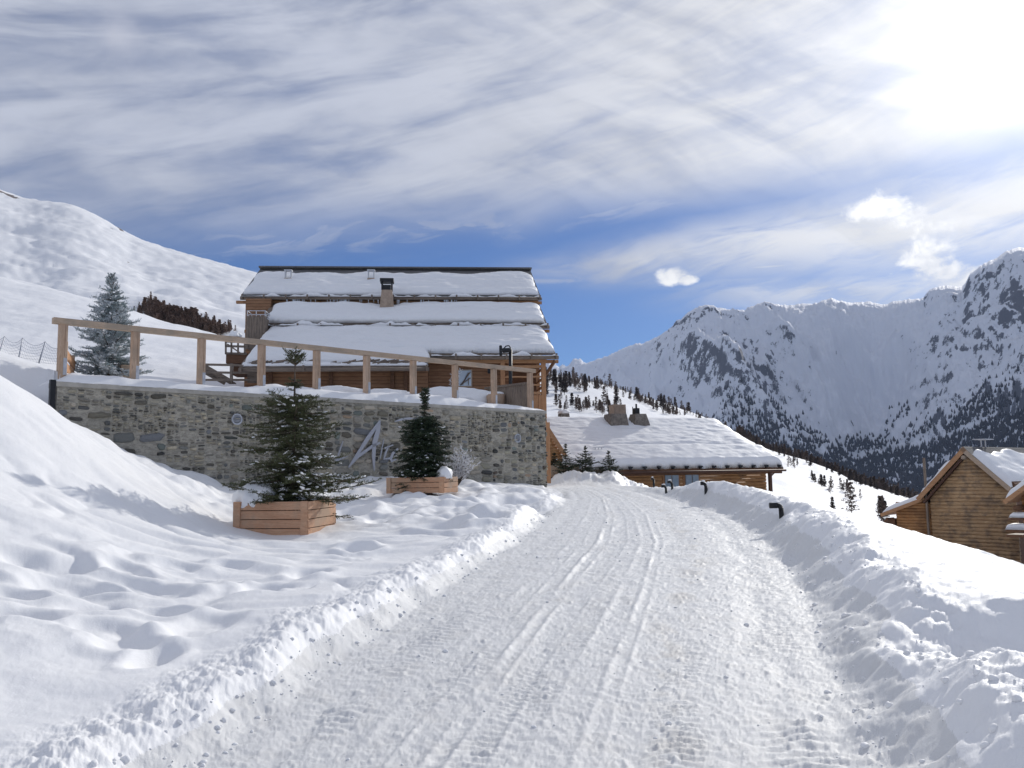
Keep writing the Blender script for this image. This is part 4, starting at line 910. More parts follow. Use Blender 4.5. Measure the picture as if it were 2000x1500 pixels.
snow_slab('roof_snow', tiers['lowo'], x_at(505, 660, 1.5), xR1 - .05, yA1 + .02, zA1, yB1 - .05, zB1 - .03, .33, 23, 200, 40, .28, .55, .10, None, 0, 1.0, flow=.13)
# low left extension of the lowest roof
sl = (zB1 - zA1) / (yB1 - yA1); xe0 = x_at(468, 715, -1.5); xe1 = x_at(836, 712, -1.5); yE = -1.55; zE = zA1 + sl * yE - .04
mb = MB(); mb.addm([(xe0, yE, zE), (xe1, yE, zE), (xe1, .3, zE + sl * (.3 - yE)), (xe0, .3, zE + sl * (.3 - yE)), (xe0, yE, zE - .1), (xe1, yE, zE - .1), (xe1, .3, zE + sl * (.3 - yE) - .1), (xe0, .3, zE + sl * (.3 - yE) - .1)],
                   [(0, 1, 2, 3), (7, 6, 5, 4), (0, 4, 5, 1), (1, 5, 6, 2), (0, 3, 7, 4)])
ext = mb.build('roof', M_GREYH, ch, label='low roof extension with bare battens showing at its eave')
snow_slab('roof_snow', ext, xe0 + .15, xe1, yE + .35, zE + sl * .35, yE + 2.6, zE + sl * 2.6, .40, 24, 160, 30, .5, .5, .25, None, 0, 1.0)
rd = random.Random(5)
for k in range(46):
    mb = MB()
    x = rd.uniform(xe0 + .2, xe1 - .3); l = rd.uniform(.15, .55); yy_ = yE + rd.uniform(.06, .40); mb.beam((x, yy_, zE + sl * (yy_ - yE) + .06), (x + l, yy_ + rd.uniform(-.06, .06), zE + sl * (yy_ - yE) + .09 + rd.uniform(0, .08)), .05, .07); mb.build('batten', M_GREYH, ext)
snow_slab('eave_snow', ext, xe0 + .1, xe1 - .05, yE + .0, zE, yE + .34, zE + sl * .34, .09, 41, 160, 8, .12, .12, .6)
gutter(ch, xe0, xe1 + .05, yE - .12, zE - .17, 2.2, .085, 3)
# eaves
icicles(ch, x_at(560, 580, 6.1), x_at(900, 580, 6.1), 6.05, tiers['top'][3] - .30, 26, 4)
for key, (a_, b_) in dict(top=(472, 1056), mid=(490, 1070), low=(838, 1086)).items():
    xl_, xr_, yA_, zA_, yB_, zB_ = tiers[key]; x0 = x_at(a_, 600, yA_); x1 = x_at(b_, 600, yA_)
    mb = MB(); mb.box(((x0 + x1) / 2, yA_ + .06, zA_ - .20), (x1 - x0, .05, .16)); mb.build('fascia', M_GREYH, ch)
    gutter(ch, x0 - .05, x1 + .05, yA_ - .10, zA_ - .22, 1.05, .09, 7)
    snow_slab('gutter_snow', ch, x0, x1, yA_ - .22, zA_ - .15, yA_ + .02, zA_ - .13, .13, 50 + len(key) + int(a_), 260, 8, .1, .1, 1.0, lambda x, p: np.clip(.7 + 1.2 * fbm(x * .9, x * 0, 3, .6, 88), 0, 1.3))
    mb = MB(); mb.beam((x0 - .35, yA_ + .35, zA_ - .34), (x1 + .1, yA_ + .35, zA_ - .34), .16, .14); mb.build('wall_plate', M_ORBEAM, ch)
# walls of each storey
def body(x0, x1, y0, y1, z0, z1, mat, name='wall', label=None):
    mb = MB(); mb.box(((x0 + x1) / 2, (y0 + y1) / 2, (z0 + z1) / 2), (x1 - x0, y1 - y0, z1 - z0)); return mb.build(name, mat, ch, label=label)
xw0 = x_at(482, 600, 6.7); xw1 = x_at(1052, 600, 6.7)
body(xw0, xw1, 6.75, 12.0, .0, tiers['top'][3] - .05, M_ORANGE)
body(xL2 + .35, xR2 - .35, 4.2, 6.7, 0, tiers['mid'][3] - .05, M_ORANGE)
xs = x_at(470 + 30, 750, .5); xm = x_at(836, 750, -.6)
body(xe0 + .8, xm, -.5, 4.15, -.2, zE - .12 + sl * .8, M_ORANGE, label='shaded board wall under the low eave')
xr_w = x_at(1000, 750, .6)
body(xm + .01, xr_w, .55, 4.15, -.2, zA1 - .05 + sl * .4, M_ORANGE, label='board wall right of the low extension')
# gable triangles on the right side
mb = MB(); xg = xR - .45
mb.addm([(xg, 6.9, tiers['top'][3] - .2), (xg, 10.6, zB - .15), (xg, 14.5, tiers['top'][3] - .2), (xg - .1, 6.9, tiers['top'][3] - .2), (xg - .1, 10.6, zB - .15), (xg - .1, 14.5, tiers['top'][3] - .2)], [(0, 1, 2), (5, 4, 3)]); mb.build('gable', M_ORANGE, ch)
# porch on the right: posts, rails, balcony
xp = x_at(1064, 760, .25); 
for (u, yl, nm_) in ((1062, .25, 'corner'), (982, .25, 'inner'), (1062, 3.6, 'rear')):
    x = x_at(u if yl < 1 else 1062, 760, .25); mb = MB(); mb.box((x, yl, (zA1 - .3) / 2 - .6), (.20, .20, zA1 + .9)); mb.build('porch_post', M_ORPOST, ch)
xi = x_at(983, 760, .25)
zzz = [CF.loc(1030, v, .25)[1] for v in (716, 736, 752, 768)]
for k, z in enumerate(zzz):
    mb = MB(); mb.beam((xi, .25, z), (xp, .25, z), .07, .12 if k in (0, 3) else .07); mb.beam((xp, .25, z), (xp, 3.6, z), .07, .10); mb.build('porch_rail', M_ORBEAM, ch)
mb = MB(); zt0 = CF.loc(1030, 770, .25)[1]
for k in range(6): x = xi + (xp - xi) * (k + .5) / 6; mb.box((x, .20, zt0 / 2 - .8), ((xp - xi) / 6 - .02, .05, zt0 + 1.5))
mb.build('porch_boarding', M_ORPOST, ch)
mb = MB(); mb.beam((xp + .1, .25, zA1 - .32), (xp - 5.2, .25, zA1 - .32), .16, .2); mb.build('eave_beam', M_ORBEAM, ch)
mb = MB(); mb.beam((xp + .02, .25, zA1 - 1.0), (xp + .45, -.1, zA1 - .35), .09, .12); mb.build('bracket', M_DARKWD, ch)
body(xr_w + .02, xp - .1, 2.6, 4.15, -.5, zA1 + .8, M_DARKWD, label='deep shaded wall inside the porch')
# lower storey continuing down beside the wall's corner
xb0 = x_at(1058, 840, -1.2); z0b = z_at(1070, 930, -1.2) - .3
mb = MB(); mb.box((x_at(1069, 870, -1.4), -1.4, (z0b - .2) / 2), (.22, .22, -z0b - .2)); mb.build('porch_post', M_ORPOST, ch, label='orange post standing beside the end of the stone wall')
# white-framed window with diagonal sticks of its screen
wx0, wz0 = CF.loc(896, 754, .5); wx1, wz1 = CF.loc(920, 724, .5)
mb = MB(); mb.box(((wx0 + wx1) / 2, .50, (wz0 + wz1) / 2), (wx1 - wx0 + .1, .08, wz1 - wz0 + .1)); win = mb.build('window', M_NEWRAIL, ch)
mb = MB(); mb.box(((wx0 + wx1) / 2, .44, (wz0 + wz1) / 2), (wx1 - wx0, .03, wz1 - wz0)); mb.build('pane', flat('bright_glass', (.55, .62, .68), .12, 0, .15, 1.5, 0), win)
for (a_, b_) in (((900, 752), (919, 726)), ((903, 751), (915, 728)), ((899, 752), (919, 738)), ((915, 752), (915, 738))): 
    mb = MB(); p = CF.loc(*a_, .4); q = CF.loc(*b_, .4); mb.beam((p[0], .40, p[1]), (q[0], .40, q[1]), .03, .05); mb.build('crossbar', M_GREYH, win)
# dark posts and struts of the shaded wall
for u in (528, 646, 766, 792):
    x, z = CF.loc(u, 745, -.62); mb = MB(); mb.box((x, -.60, 1.15), (.16, .14, 2.7)); mb.build('wall_post', M_DARKWD, ch)
# wall bracket lamp
x, z = CF.loc(955, 728, .45); mb = MB(); mb.beam((x, .5, z + .35), (x, .2, z + .35), .05, .05); mb.box((x, .15, z + .1), (.16, .14, .34), bev=.03); mb.build('wall_lamp', M_BLACK, ch)
# chimneys
zch = CF.loc(756, 604, 5.3)[1]; ztp = CF.loc(756, 568, 5.3)[1]; wch = CF.loc(770, 600, 5.3)[0] - CF.loc(742, 600, 5.3)[0]
c1 = chimney(ch, (CF.loc(756, 600, 5.3)[0], 5.3, zch), wch * .98, wch * .72, ztp - zch, M_RENDER, cap=None)
mb = MB(); x = CF.loc(756, 600, 5.3)[0]; hh2 = CF.loc(756, 549, 5.3)[1] - ztp
mb.box((x, 5.3, ztp + hh2 * .28), (wch * .55, wch * .55, hh2 * .5))
for sx_, sy_ in ((-1, -1), (1, -1), (-1, 1), (1, 1)): mb.box((x + sx_ * wch * .34, 5.3 + sy_ * wch * .34, ztp + hh2 / 2), (.06, .06, hh2))
mb.box((x, 5.3, ztp + hh2), (wch * .95, wch * .95, .16)); mb.build('chimney_cap', M_BLACK, c1)
for u in (563, 725):
    x, z0c = CF.loc(u, 561, 8.0); z1c = CF.loc(u, 544, 8.0)[1]; wc_ = CF.loc(u + 10, 556, 8.0)[0] - CF.loc(u - 10, 556, 8.0)[0]
    chimney(ch, (x, 8.0, z0c - .3), wc_, wc_ * .66, z1c - z0c + .3, M_RENDER)
# tall board-clad shaft at the left with its cage on top
sx0, sz0 = CF.loc(481, 657, 2.6); sx1, sz1 = CF.loc(519, 618, 2.6); cx_ = (sx0 + sx1) / 2
mb = MB(); nb = 7
for k in range(nb): w_ = (sx1 - sx0) / nb; mb.box((sx0 + w_ * (k + .5), 2.55, (sz0 - .6 + sz1) / 2), (w_ - .012, .06, sz1 - sz0 + .6))
mb.box((cx_, 3.1, (sz0 - .6 + sz1) / 2), (sx1 - sx0 - .04, 1.0, sz1 - sz0 + .55)); sh = mb.build('clad_shaft', M_GREYWOOD, ch)
zc_ = CF.loc(500, 607, 2.6)[1]; mb = MB()
for sx_ in (sx0 + .03, cx_, sx1 - .03):
    for yy_ in (2.6, 3.55): mb.box((sx_, yy_, (sz1 + zc_) / 2), (.035, .035, zc_ - sz1))
for z in (sz1 + .08, zc_): mb.beam((sx0, 2.6, z), (sx1, 2.6, z), .035, .035); mb.beam((sx0, 3.55, z), (sx1, 3.55, z), .035, .035); mb.beam((sx0 + .03, 2.6, z), (sx0 + .03, 3.55, z), .035, .035); mb.beam((sx1 - .03, 2.6, z), (sx1 - .03, 3.55, z), .035, .035)
mb.build('cage', M_METAL, sh)
# upper left storey behind the shaft
body(x_at(481, 620, 6.0), x_at(530, 620, 6.0), 5.8, 6.9, 0, tiers['top'][3] - .3, M_ORANGE, label='orange boarded corner under the top eave')
# outside stair and small balcony at the left end
st = empty('outdoor_stair', 'weathered wooden stair and small balcony left of the chalet', 'stair', CF.world((x_at(470, 720, .2), .2, 0)), CF.rz)
so2 = np.array([x_at(470, 720, .2), .2, 0])
def SP(u, v, yl=.2): x, z = CF.loc(u, v, yl); return np.array([x, yl, z]) - so2
mb = MB()
for a_, b_ in (((440, 667), (480, 668)), ((440, 676), (480, 677)), ((440, 690), (482, 691))): mb.beam(SP(*a_), SP(*b_), .07, .09)
for u in (441, 452, 465, 478): mb.beam(SP(u, 667), SP(u, 692), .07, .07)
mb.beam(SP(444, 672), SP(470, 690), .06, .06); mb.build('balcony_rail', M_GREYH, st)
mb = MB(); p = SP(462, 700); mb.box((p[0], .5, p[2]), (.90, 1.0, .42)); p = SP(466, 712); mb.box((p[0], .6, p[2] - .1), (.55, .8, .7)); mb.build('balcony_base', M_DARKWD, st)
mb = MB()
for a_, b_ in (((400, 712), (505, 714)), ((400, 727), (505, 729)), ((400, 742), (505, 742))): mb.beam(SP(*a_, -.8), SP(*b_, -.8), .08, .09)
for u in (452, 500): mb.beam(SP(u, 710, -.8), SP(u, 745, -.8), .11, .11)
mb.build('rail', M_GREYH, st)
mb = MB(); mb.beam(SP(400, 716, -.4), SP(450, 745, -.4), .06, .2); mb.beam(SP(398, 725, .3), SP(440, 748, .3), .06, .2)
for k in range(6): mb.beam(SP(400 + k * 9, 719 + k * 5, -.4), SP(400 + k * 9, 720 + k * 5, -.4) + np.array([0, .9, 0]), .28, .04)
mb.build('steps', M_GREYH, st)
snow_blob('balcony_snow', st, SP(455, 662) * np.array([1, 1, 1]) + np.array([0, .3, .2]), (.28, .3, .2), 5)
mb = MB(); lx = SP(496, 738, .1); mb2 = MB()
for k in range(4): mb2.cyl(SP(484, 726 + k * 6, .1), SP(512, 727 + k * 6, .1), .085, .085, 8)
mb2.build('log_base', M_GREYH, st, True)
# floodlight pole on the terrace
q0 = P(997, 792, 34.6); fl = empty('floodlight_pole', 'black pole with two floodlight heads behind the railing', 'lamp', q0, 0)
def FP(u, v, dy=0.0): return P(u, v, 34.6 + dy) - q0
mb = MB(); mb.cyl(FP(997, 795), FP(997, 683), .075, .07, 10); mb.build('pole', M_BLACK, fl, True)
mb = MB(); mb.tube([FP(998, 690), FP(997, 679), FP(994, 675), FP(988, 676), FP(984, 681)], .025); mb.build('cable', M_BLACK, fl, True)
mb = MB(); c_ = FP(989, 684); mb.box(c_, (.34, .26, .16), bev=.03); mb.beam(FP(998, 686), FP(983, 688), .05, .05); mb.build('lamp_head', M_BLACK, fl, label='horizontal lamp head')
mb = MB(); c_ = FP(978, 685); mb.box(c_, (.12, .3, .42), bev=.03); mb.build('lamp_head', M_BLACK, fl, label='upright lamp head')
# tub and planter tub on the terrace
tb_ = empty('wooden_tub', 'round pale wooden tub half buried in terrace snow', 'tub', P(968, 788, 34.2), 0)
mb = MB(); mb.cyl((0, 0, -.1), (0, 0, .36), .34, .38, 18); mb.build('tub', M_NEWWOOD, tb_, True); snow_blob('tub_snow', tb_, (0, 0, .36), (.36, .36, .14), 8)
# ---------------------------------------------------------------- lodge in the middle distance
LF = Frame(P(1530, 912, 50), math.radians(19)); LF.o[2] = 0
lo = empty('log_lodge', 'low log lodge with a broad snow-covered roof at the bend of the road', 'house', LF.o, LF.rz)
le = lambda u, v, y: LF.loc(u, v, y)
ze = le(1530, 913, 0)[1]; xE0 = le(1062, 918, 0)[0] - 1.0; zt_ = le(1440, 872, 2.2)[1] if False else le(1440, 876, 2.0)[1]; zr_ = le(1350, 816, 6.0)[1]
print('lodge', ze, zt_, zr_, xE0)
def slabroof(parent, x0, x1, yA, zA, yB, zB, mat, th=.12, label=None, xs=0.0):
    mb = MB(); mb.addm([(x0, yA, zA), (x1, yA, zA), (x1 - xs, yB, zB), (x0, yB, zB), (x0, yA, zA - th), (x1, yA, zA - th), (x1 - xs, yB, zB - th), (x0, yB, zB - th)], [(0, 1, 2, 3), (7, 6, 5, 4), (0, 4, 5, 1), (1, 5, 6, 2), (2, 6, 7, 3), (3, 7, 4, 0)])
    return mb.build('roof', mat, parent, label=label)
r1 = slabroof(lo, xE0, 0, 0, ze, 2.1, zt_ , M_DARKWD, label='lower roof strip')
r2 = slabroof(lo, xE0, -.35, 2.0, zt_ - .02, 6.0, zr_ - .35, M_DARKWD, label='main front slope')
r3 = slabroof(lo, xE0, -.35, 10.0, zt_ - .3, 6.0, zr_ - .35, M_DARKWD, label='rear slope')
snow_slab('roof_snow', r1, xE0, -.02, .02, ze, 2.2, zt_, .55, 31, 240, 30, .30, .9, .06, None, 0, 1.0, flow=.02)
snow_slab('roof_snow', r2, xE0, -.30, 1.7, zt_ - .16, 6.4, zr_ - .15, .34, 32, 240, 60, .8, .8, .05, None, 0, 0, flow=.055)
gutter(lo, xE0, .1, -.08, ze - .16, 1.0, .07, 9, M_RUST, 'gutter', False)
mb = MB(); n = 22
for k in range(n): 
    x = -.35 - k * .88
    if x < xE0: break
    mb.box((x, -.05, ze + .04), (.10, .20, .07)); mb.box((x, -.10, ze + .12), (.24, .10, .09))
mb.build('snow_guard', M_BLACK, r1)
xwR = le(1497, 945, .9)[0]
log_wall('log_wall', lo, lambda z: xE0 + 1, lambda z: xwR, -1.6, ze - .15, 1.0, .11, M_LOG, seed=3)
backing(lo, [(xE0 + 1, -1.6), (xwR - .1, -1.6), (xwR - .1, ze), (xE0 + 1, ze)], 1.05, 9.5)
mb = MB()
for k in range(9): mb.cyl((xwR - .05, .55, -1.4 + k * .2 + .1), (xwR - .05, 9.0, -1.4 + k * .2 + .1), .11, .11, 8)
mb.build('side_logs', M_LOG, lo, True)
mb = MB(); mb.box((le(1504, 935, .15)[0], .15, (ze - 2.2) / 2 - .1), (.17, .17, ze + 2.0)); mb.build('corner_post', M_RUST, lo)
mb = MB(); xp_ = le(1504, 935, .15)[0]; mb.beam((xp_, .15, ze - .55), (xp_ + .45, .15, ze - .18), .06, .07); mb.beam((xE0, .2, ze - .27), (0, .2, ze - .27), .14, .14); mb.build('eave_beam', M_DARKWD, lo)
for (a_, b_) in ((1298, 1325), (1338, 1364)):
    x0, z0 = le(a_, 944, .85); x1, z1 = le(b_, 926, .85); z0 -= .35
    mb = MB(); mb.box(((x0 + x1) / 2, .90, (z0 + z1) / 2), (x1 - x0 + .2, .10, z1 - z0 + .2)); w2 = mb.build('window', M_ORPOST, lo)
    for s_ in (0, 1):
        xm_ = x0 + (x1 - x0) * (.25 + .5 * s_); mb = MB(); mb.box((xm_, .82, (z0 + z1) / 2), ((x1 - x0) * .44, .05, z1 - z0)); mb.build('pane', M_CURT, w2)
# pair of stone chimneys on the ridge and the small far ones
def chim2(u0, u1, vb, vt, y, wr, mat, cap=None, deep=None):
    x0, z0 = le(u0, vb, y); x1, z1 = le(u1, vt, y); return chimney(lo, ((x0 + x1) / 2, y, z0 - .3), x1 - x0, (x1 - x0) * wr, z1 - z0 + .3, mat, cap)
a1 = chim2(1184, 1220, 831, 809, 5.2, .80, M_CHIM); a2 = chim2(1230, 1263, 830, 809, 5.2, .62, M_CHIM); a3 = chim2(1194, 1217, 812, 791, 6.3, .95, M_RENDER)
mb = MB(); x, z = le(1243, 806, 5.2); mb.box((x, 5.2, z + .1), (.3, .3, .36)); mb.cyl((x, 5.2, z + .2), (x, 5.2, z + .55), .06, .06, 8); mb.build('flue', M_BLACK, a2)
mb = MB()
for u in (1186, 1233): x, z = le(u, 806, 5.2); mb.cyl((x, 5.0, z - .1), (x, 5.0, z + .35), .03, .03, 6)
mb.build('flue_rod', M_BLACK, a1)
a4 = chim2(1092, 1110, 818, 808, 7.0, .85, M_CHIM); x, z = le(1100, 806, 7.0); snow_blob('chimney_snow', a4, (x, 7.0, z), (.38, .38, .2), 4)
a5 = chim2(1161, 1178, 896, 884, 1.2, .9, M_RENDER, None); mb = MB(); x, z = le(1169, 880, 1.2)
for q in (-.2, .0, .2): mb.cyl((x + q, 1.2, z - .2), (x + q, 1.2, z + .18), .025, .025, 6)
mb.beam((x - .35, 1.2, z + .18), (x + .35, 1.2, z + .18), .04, .03); mb.build('flue_rod', M_METAL, a5)

# log shed squeezed between the wall's corner and the lodge
SF = Frame(P(1066, 930, 41), math.radians(8)); shd = empty('log_shed', 'orange log gable with a steep bargeboard at the right end of the stone wall', 'shed', (SF.o[0], SF.o[1], 0), SF.rz); SF.o[2] = 0
gx0, gz0 = SF.loc(1066, 835, 0); gx1, gz1 = SF.loc(1100, 888, 0); zb0 = SF.loc(1066, 935, 0)[1]
xr_at = lambda z: gx0 + (gx1 - gx0) * np.clip((gz0 - z) / (gz0 - gz1), 0, 1) - .05
log_wall('log_wall', shd, lambda z: gx0 - 1.2, xr_at, zb0 + .1, gz0 - .1, .0, .075, M_LOG, seed=5)
mb = MB(); mb.beam((gx0 - .15, -.12, gz0 + .3), (gx1 + .1, -.12, gz1 - .1), .06, .2); mb.build('bargeboard', M_ORBEAM, shd)
backing(shd, [(gx0 - 1.2, zb0), (gx1 - .1, zb0), (gx1 - .1, gz1), (gx0, gz0), (gx0 - 1.2, gz0)], .06, 2.5)
mb = MB(); t0, t1 = SF.loc(1076, 925, -.3), SF.loc(1112, 934, -.3)
mb.box(((t0[0] + t1[0]) / 2, -.6, (t0[1] + t1[1]) / 2), (t1[0] - t0[0], .5, t0[1] - t1[1] + .25))
tr = empty('wooden_trough', 'low yellowish wooden trough in front of the dark hedge spruces', 'planter', SF.world(((t0[0] + t1[0]) / 2, -.9, zb0)), SF.rz)
mbt = MB(); mbt.box((0, 0, .35), (t1[0] - t0[0] + .6, .5, .55), bev=.02); mbt.build('box', M_NEWRAIL, tr)

# ---------------------------------------------------------------- log cabin on the right
KF = Frame(P(1815, 958, 50), math.radians(-50)); KF.o[2] = 0
kc = empty('log_cabin', 'weathered log cabin with a tall steep gable beyond the right snowbank', 'house', KF.o, KF.rz)
kl = lambda u, v, y=0.0: KF.loc(u, v, y)
pk = kl(1880, 872, -.3); eL = kl(1792, 972, -.3); eR = kl(1972, 952, -.3); print('cabin', pk, eL, eR)
xl0 = kl(1816, 960)[0]; xr0 = kl(1984, 1000)[0]; zbot = -6.5
sL = (pk[1] - eL[1]) / (pk[0] - eL[0]); sR = (pk[1] - eR[1]) / (eR[0] - pk[0])
gl = lambda z: max(xl0, pk[0] - (pk[1] - .25 - z) / sL) if True else xl0
gr = lambda z: min(xr0, pk[0] + (pk[1] - .25 - z) / sR)
log_wall('log_wall', kc, gl, gr, zbot, pk[1] - .4, .12, .115, M_OLDLOG, seed=7, jit=.03)
backing(kc, [(xl0, zbot), (xr0, zbot), (xr0, eR[1] + .2), (pk[0], pk[1] - .4), (xl0, eL[1] + .2)], .16, 11)
RL = 12.0
def gable_roof(parent, p0, p1, y0, y1, th, mat, label):
    d = np.array([p1[0] - p0[0], p1[1] - p0[1]]); d /= np.linalg.norm(d); n_ = np.array([-d[1], d[0]]); n_ *= np.sign(n_[1]) * -th
    mb = MB(); pts = [(p0[0], y0, p0[1]), (p1[0], y0, p1[1]), (p1[0] + n_[0], y0, p1[1] + n_[1]), (p0[0] + n_[0], y0, p0[1] + n_[1])]; pts += [(a, y1, c_) for a, _, c_ in pts]
    mb.addm(pts, [(0, 1, 2, 3), (7, 6, 5, 4), (0, 4, 5, 1), (1, 5, 6, 2), (2, 6, 7, 3), (3, 7, 4, 0)]); return mb.build('roof', mat, parent, label=label)
kr1 = gable_roof(kc, pk, eL, -.25, RL, .14, M_SHINGLE, 'left roof slope'); kr2 = gable_roof(kc, pk, eR, -.25, RL, .14, M_SHINGLE, 'right roof slope with bare shingles along the ridge')
mb = MB()
mb.beam((pk[0] + .1, -.3, pk[1] - .1 - .02), (eL[0], -.3, eL[1] - .12), .07, .26); mb.build('bargeboard', M_ORBEAM, kc)
mb = MB(); mb.beam((pk[0] - .1, -.3, pk[1] - .1), (eR[0], -.3, eR[1] - .12), .07, .24); mb.build('bargeboard', M_NEWRAIL, kc)
mb = MB(); mb.beam((pk[0] + .05, -.1, pk[1] - .5), (eL[0] + .3, -.1, eL[1] - .28), .3, .12); mb.build('verge_board', M_RUST, kc)
mb = MB(); mb.cyl((pk[0], -.35, pk[1] - .62), (pk[0], .4, pk[1] - .62), .12, .12, 10); mb.build('ridge_log', M_NEWRAIL, kc, True)
def slope_snow(name, parent, p0, p1, y0, y1, T, seed, nx=60, ny=60, start=0.0, vary=0.0):
    # snow on a gable slope from ridge p0 to eave p1 between y0 and y1
    Pq, Yq = np.meshgrid(np.linspace(0, 1, nx), np.linspace(0, 1, ny)); L = math.hypot(p1[0] - p0[0], p1[1] - p0[1])
    s0 = start + vary * fbm(Yq * (y1 - y0) * .35, Yq * 0, 3, .6, seed); S_ = s0 + (1 - s0) * Pq
    r = lambda d, w_: np.sqrt(1 - (1 - np.clip(d / w_, 0, 1)) ** 2)
    y = y0 + (y1 - y0) * Yq; t = T * (1 + .25 * fbm(S_ * L * .8, y * .5, 3, .5, seed)) * r((S_ - s0) * L, .5) * r((1 - S_) * L, .4) * r(y - y0, .45) * r(y1 - y, .4)
    x = p0[0] + (p1[0] - p0[0]) * S_; z = p0[1] + (p1[1] - p0[1]) * S_ + t + .004
    V_ = np.stack([x, y, z], -1); a, b = V_.shape[:2]; i = np.arange(a * b).reshape(a, b)
    return mesh_obj(name, V_.reshape(-1, 3), np.stack([i[:-1, :-1], i[:-1, 1:], i[1:, 1:], i[1:, :-1]], -1).reshape(-1, 4), M_SNOW, parent, True)
slope_snow('roof_snow', kr2, pk, eR, -.22, RL, .42, 61, start=.20, vary=.10)
eRx = (pk[0] + (eL[0] - pk[0]), eL[1]); slope_snow('roof_snow', kr1, pk, eL, -.22, RL, .32, 62, start=.30, vary=.12)
mb = MB(); q = kl(1935, 862, 5.0); zz0 = pk[1] + .02
for s_ in (-.3, .3): mb.box((pk[0], 2.6 + s_, zz0 + .2), (.06, .06, .45))
mb.box((pk[0], 2.6, zz0 + .42), (.7, 1.3, .05)); mb.build('chimney_cap', M_METAL, kc)
mb = MB(); xg_ = kl(1814, 1030)[0]; mb.box((xg_ - .02, .0, -1.8), (.10, .14, 8)); mb.build('corner_post', M_GREYWOOD, kc)
# lean-to on its left
a0 = kl(1797, 976, .3); a1_ = kl(1727, 1003, .3)
ann = gable_roof(kc, (a0[0] + .4, a0[1] + (a0[1] - a1_[1]) * .4 / (a0[0] - a1_[0])), a1_, -.1, 6, .12, M_ORBEAM, 'lean-to roof')
slope_snow('roof_snow', ann, (a0[0] + .2, a0[1] + .1), a1_, -.05, 6, .30, 63)
xa0 = kl(1752, 1020, .4)[0]; log_wall('log_wall', kc, lambda z: xa0, lambda z: xl0 - .05, zbot, a0[1] - .25, .45, .10, M_LOG, seed=8)
log_top = lambda z: 0
backing(kc, [(xa0, zbot), (xl0, zbot), (xl0, a0[1] - .1), (xa0, a1_[1] + .15)], .5, 6)
mb = MB(); mb.beam((a0[0] + .3, -.14, a0[1] + .02), (a1_[0], -.14, a1_[1] - .08), .06, .2); mb.build('bargeboard', M_ORBEAM, kc)
b0_ = kl(1740, 1012, .5); b1_ = kl(1722, 1030, .5); mb = MB(); mb.beam((b0_[0], .5, b0_[1]), (b1_[0], .5, b1_[1] - .1), .9, .1); mb.beam((b0_[0] + .15, .5, b0_[1]), (b0_[0] + .15, .5, b0_[1] - 3), .3, .3); mb.build('prop', M_DARKWD, kc)
# neighbouring cabin whose eaves cut into the right edge
NF = Frame(P(1990, 960, 40), math.radians(-50)); NF.o[2] = 0
nb_ = empty('neighbour_cabin', 'second log cabin cut by the right edge, with snowy eaves and balcony', 'house', NF.o, NF.rz)
nl_ = lambda u, v, y=0.0: NF.loc(u, v, y)
e0 = nl_(1966, 977); e1 = nl_(2040, 925); ro = gable_roof(nb_, e1, e0, -.3, 8, .14, M_ORBEAM, 'left roof slope')
slope_snow('roof_snow', ro, e1, e0, -.25, 8, .40, 71)
mb = MB(); mb.beam((e1[0], -.35, e1[1] - .06), (e0[0], -.35, e0[1] - .1), .06, .2); mb.build('bargeboard', M_ORBEAM, nb_)
xw = nl_(1990, 1010)[0]; log_wall('log_wall', nb_, lambda z: xw, lambda z: xw + 5, -6, e0[1] + .3, .6, .11, M_LOG, seed=12); backing(nb_, [(xw, -6), (xw + 5, -6), (xw + 5, e1[1]), (xw, e0[1])], .65, 7.5)
mb = MB(); mb.cyl((xw, -.3, e0[1] - .35), (xw, .7, e0[1] - .35), .14, .14, 8); mb.build('purlin', M_DARKWD, nb_, True)
k0 = nl_(1966, 1042, -.3); k1 = nl_(2010, 1035, -.3); mb = MB(); mb.box(((k0[0] + 3 + k0[0]) / 2, .2, k0[1] - .1), (3.0, 1.1, .12)); mb.beam((k0[0], -.35, k0[1] + .15), (k0[0] + 3, -.35, k0[1] + .15), .08, .12); bl = mb.build('balcony', M_DARKWD, nb_)
snow_slab('balcony_snow', bl, k0[0], k0[0] + 3, -.42, k0[1] + .2, .3, k0[1] + .22, .28, 73, 50, 12, .2, .2, .3)
snow_slab('balcony_snow', bl, k0[0] + .15, k0[0] + 3, -.3, k0[1] + .75, .1, k0[1] + .77, .24, 74, 50, 12, .2, .2, .3)
mb = MB(); mb.beam((k0[0] + .12, -.12, k0[1] + .68), (k0[0] + 3, -.12, k0[1] + .68), .5, .1); mb.build('balcony_rail', M_DARKWD, bl)

# ---------------------------------------------------------------- path lamps: bent pipes
def pipe_lamp(u, v, vt, arm, yd, label, r=.05):
    yd = hit(u, v)[1]; b_ = P(u, v, yd); h = (P(u, vt, yd) - b_)[2]; L = abs(arm) / F * yd; s_ = 1 if arm > 0 else -1
    t = empty('path_lamp', label, 'lamp', b_, 0, 'bent-pipe lamps along the road'); mb = MB()
    k = min(.16, h * .5, L * .6); arc = [(s_ * k * (1 - math.cos(a)), 0, h - k + k * math.sin(a)) for a in np.linspace(0, PI / 2, 6)]
    mb.tube([(0, 0, -.5)] + arc, r, 12); mb.build('stem', M_BLACK, t, True)
    mb = MB(); mb.tube([arc[-1], (s_ * L, 0, h)], r * 1.15, 12); mb.build('lamp_arm', M_BLACK, t, True)
    snow_blob('snow_cap', t, (s_ * L * .5, 0, h + r * 1.3), (L * .45, r * 1.1, .03), 3, 2)
pipe_lamp(1526, 1002, 987, -22, 15.6, 'nearest bent black pipe lamp on the right snowbank', .045)
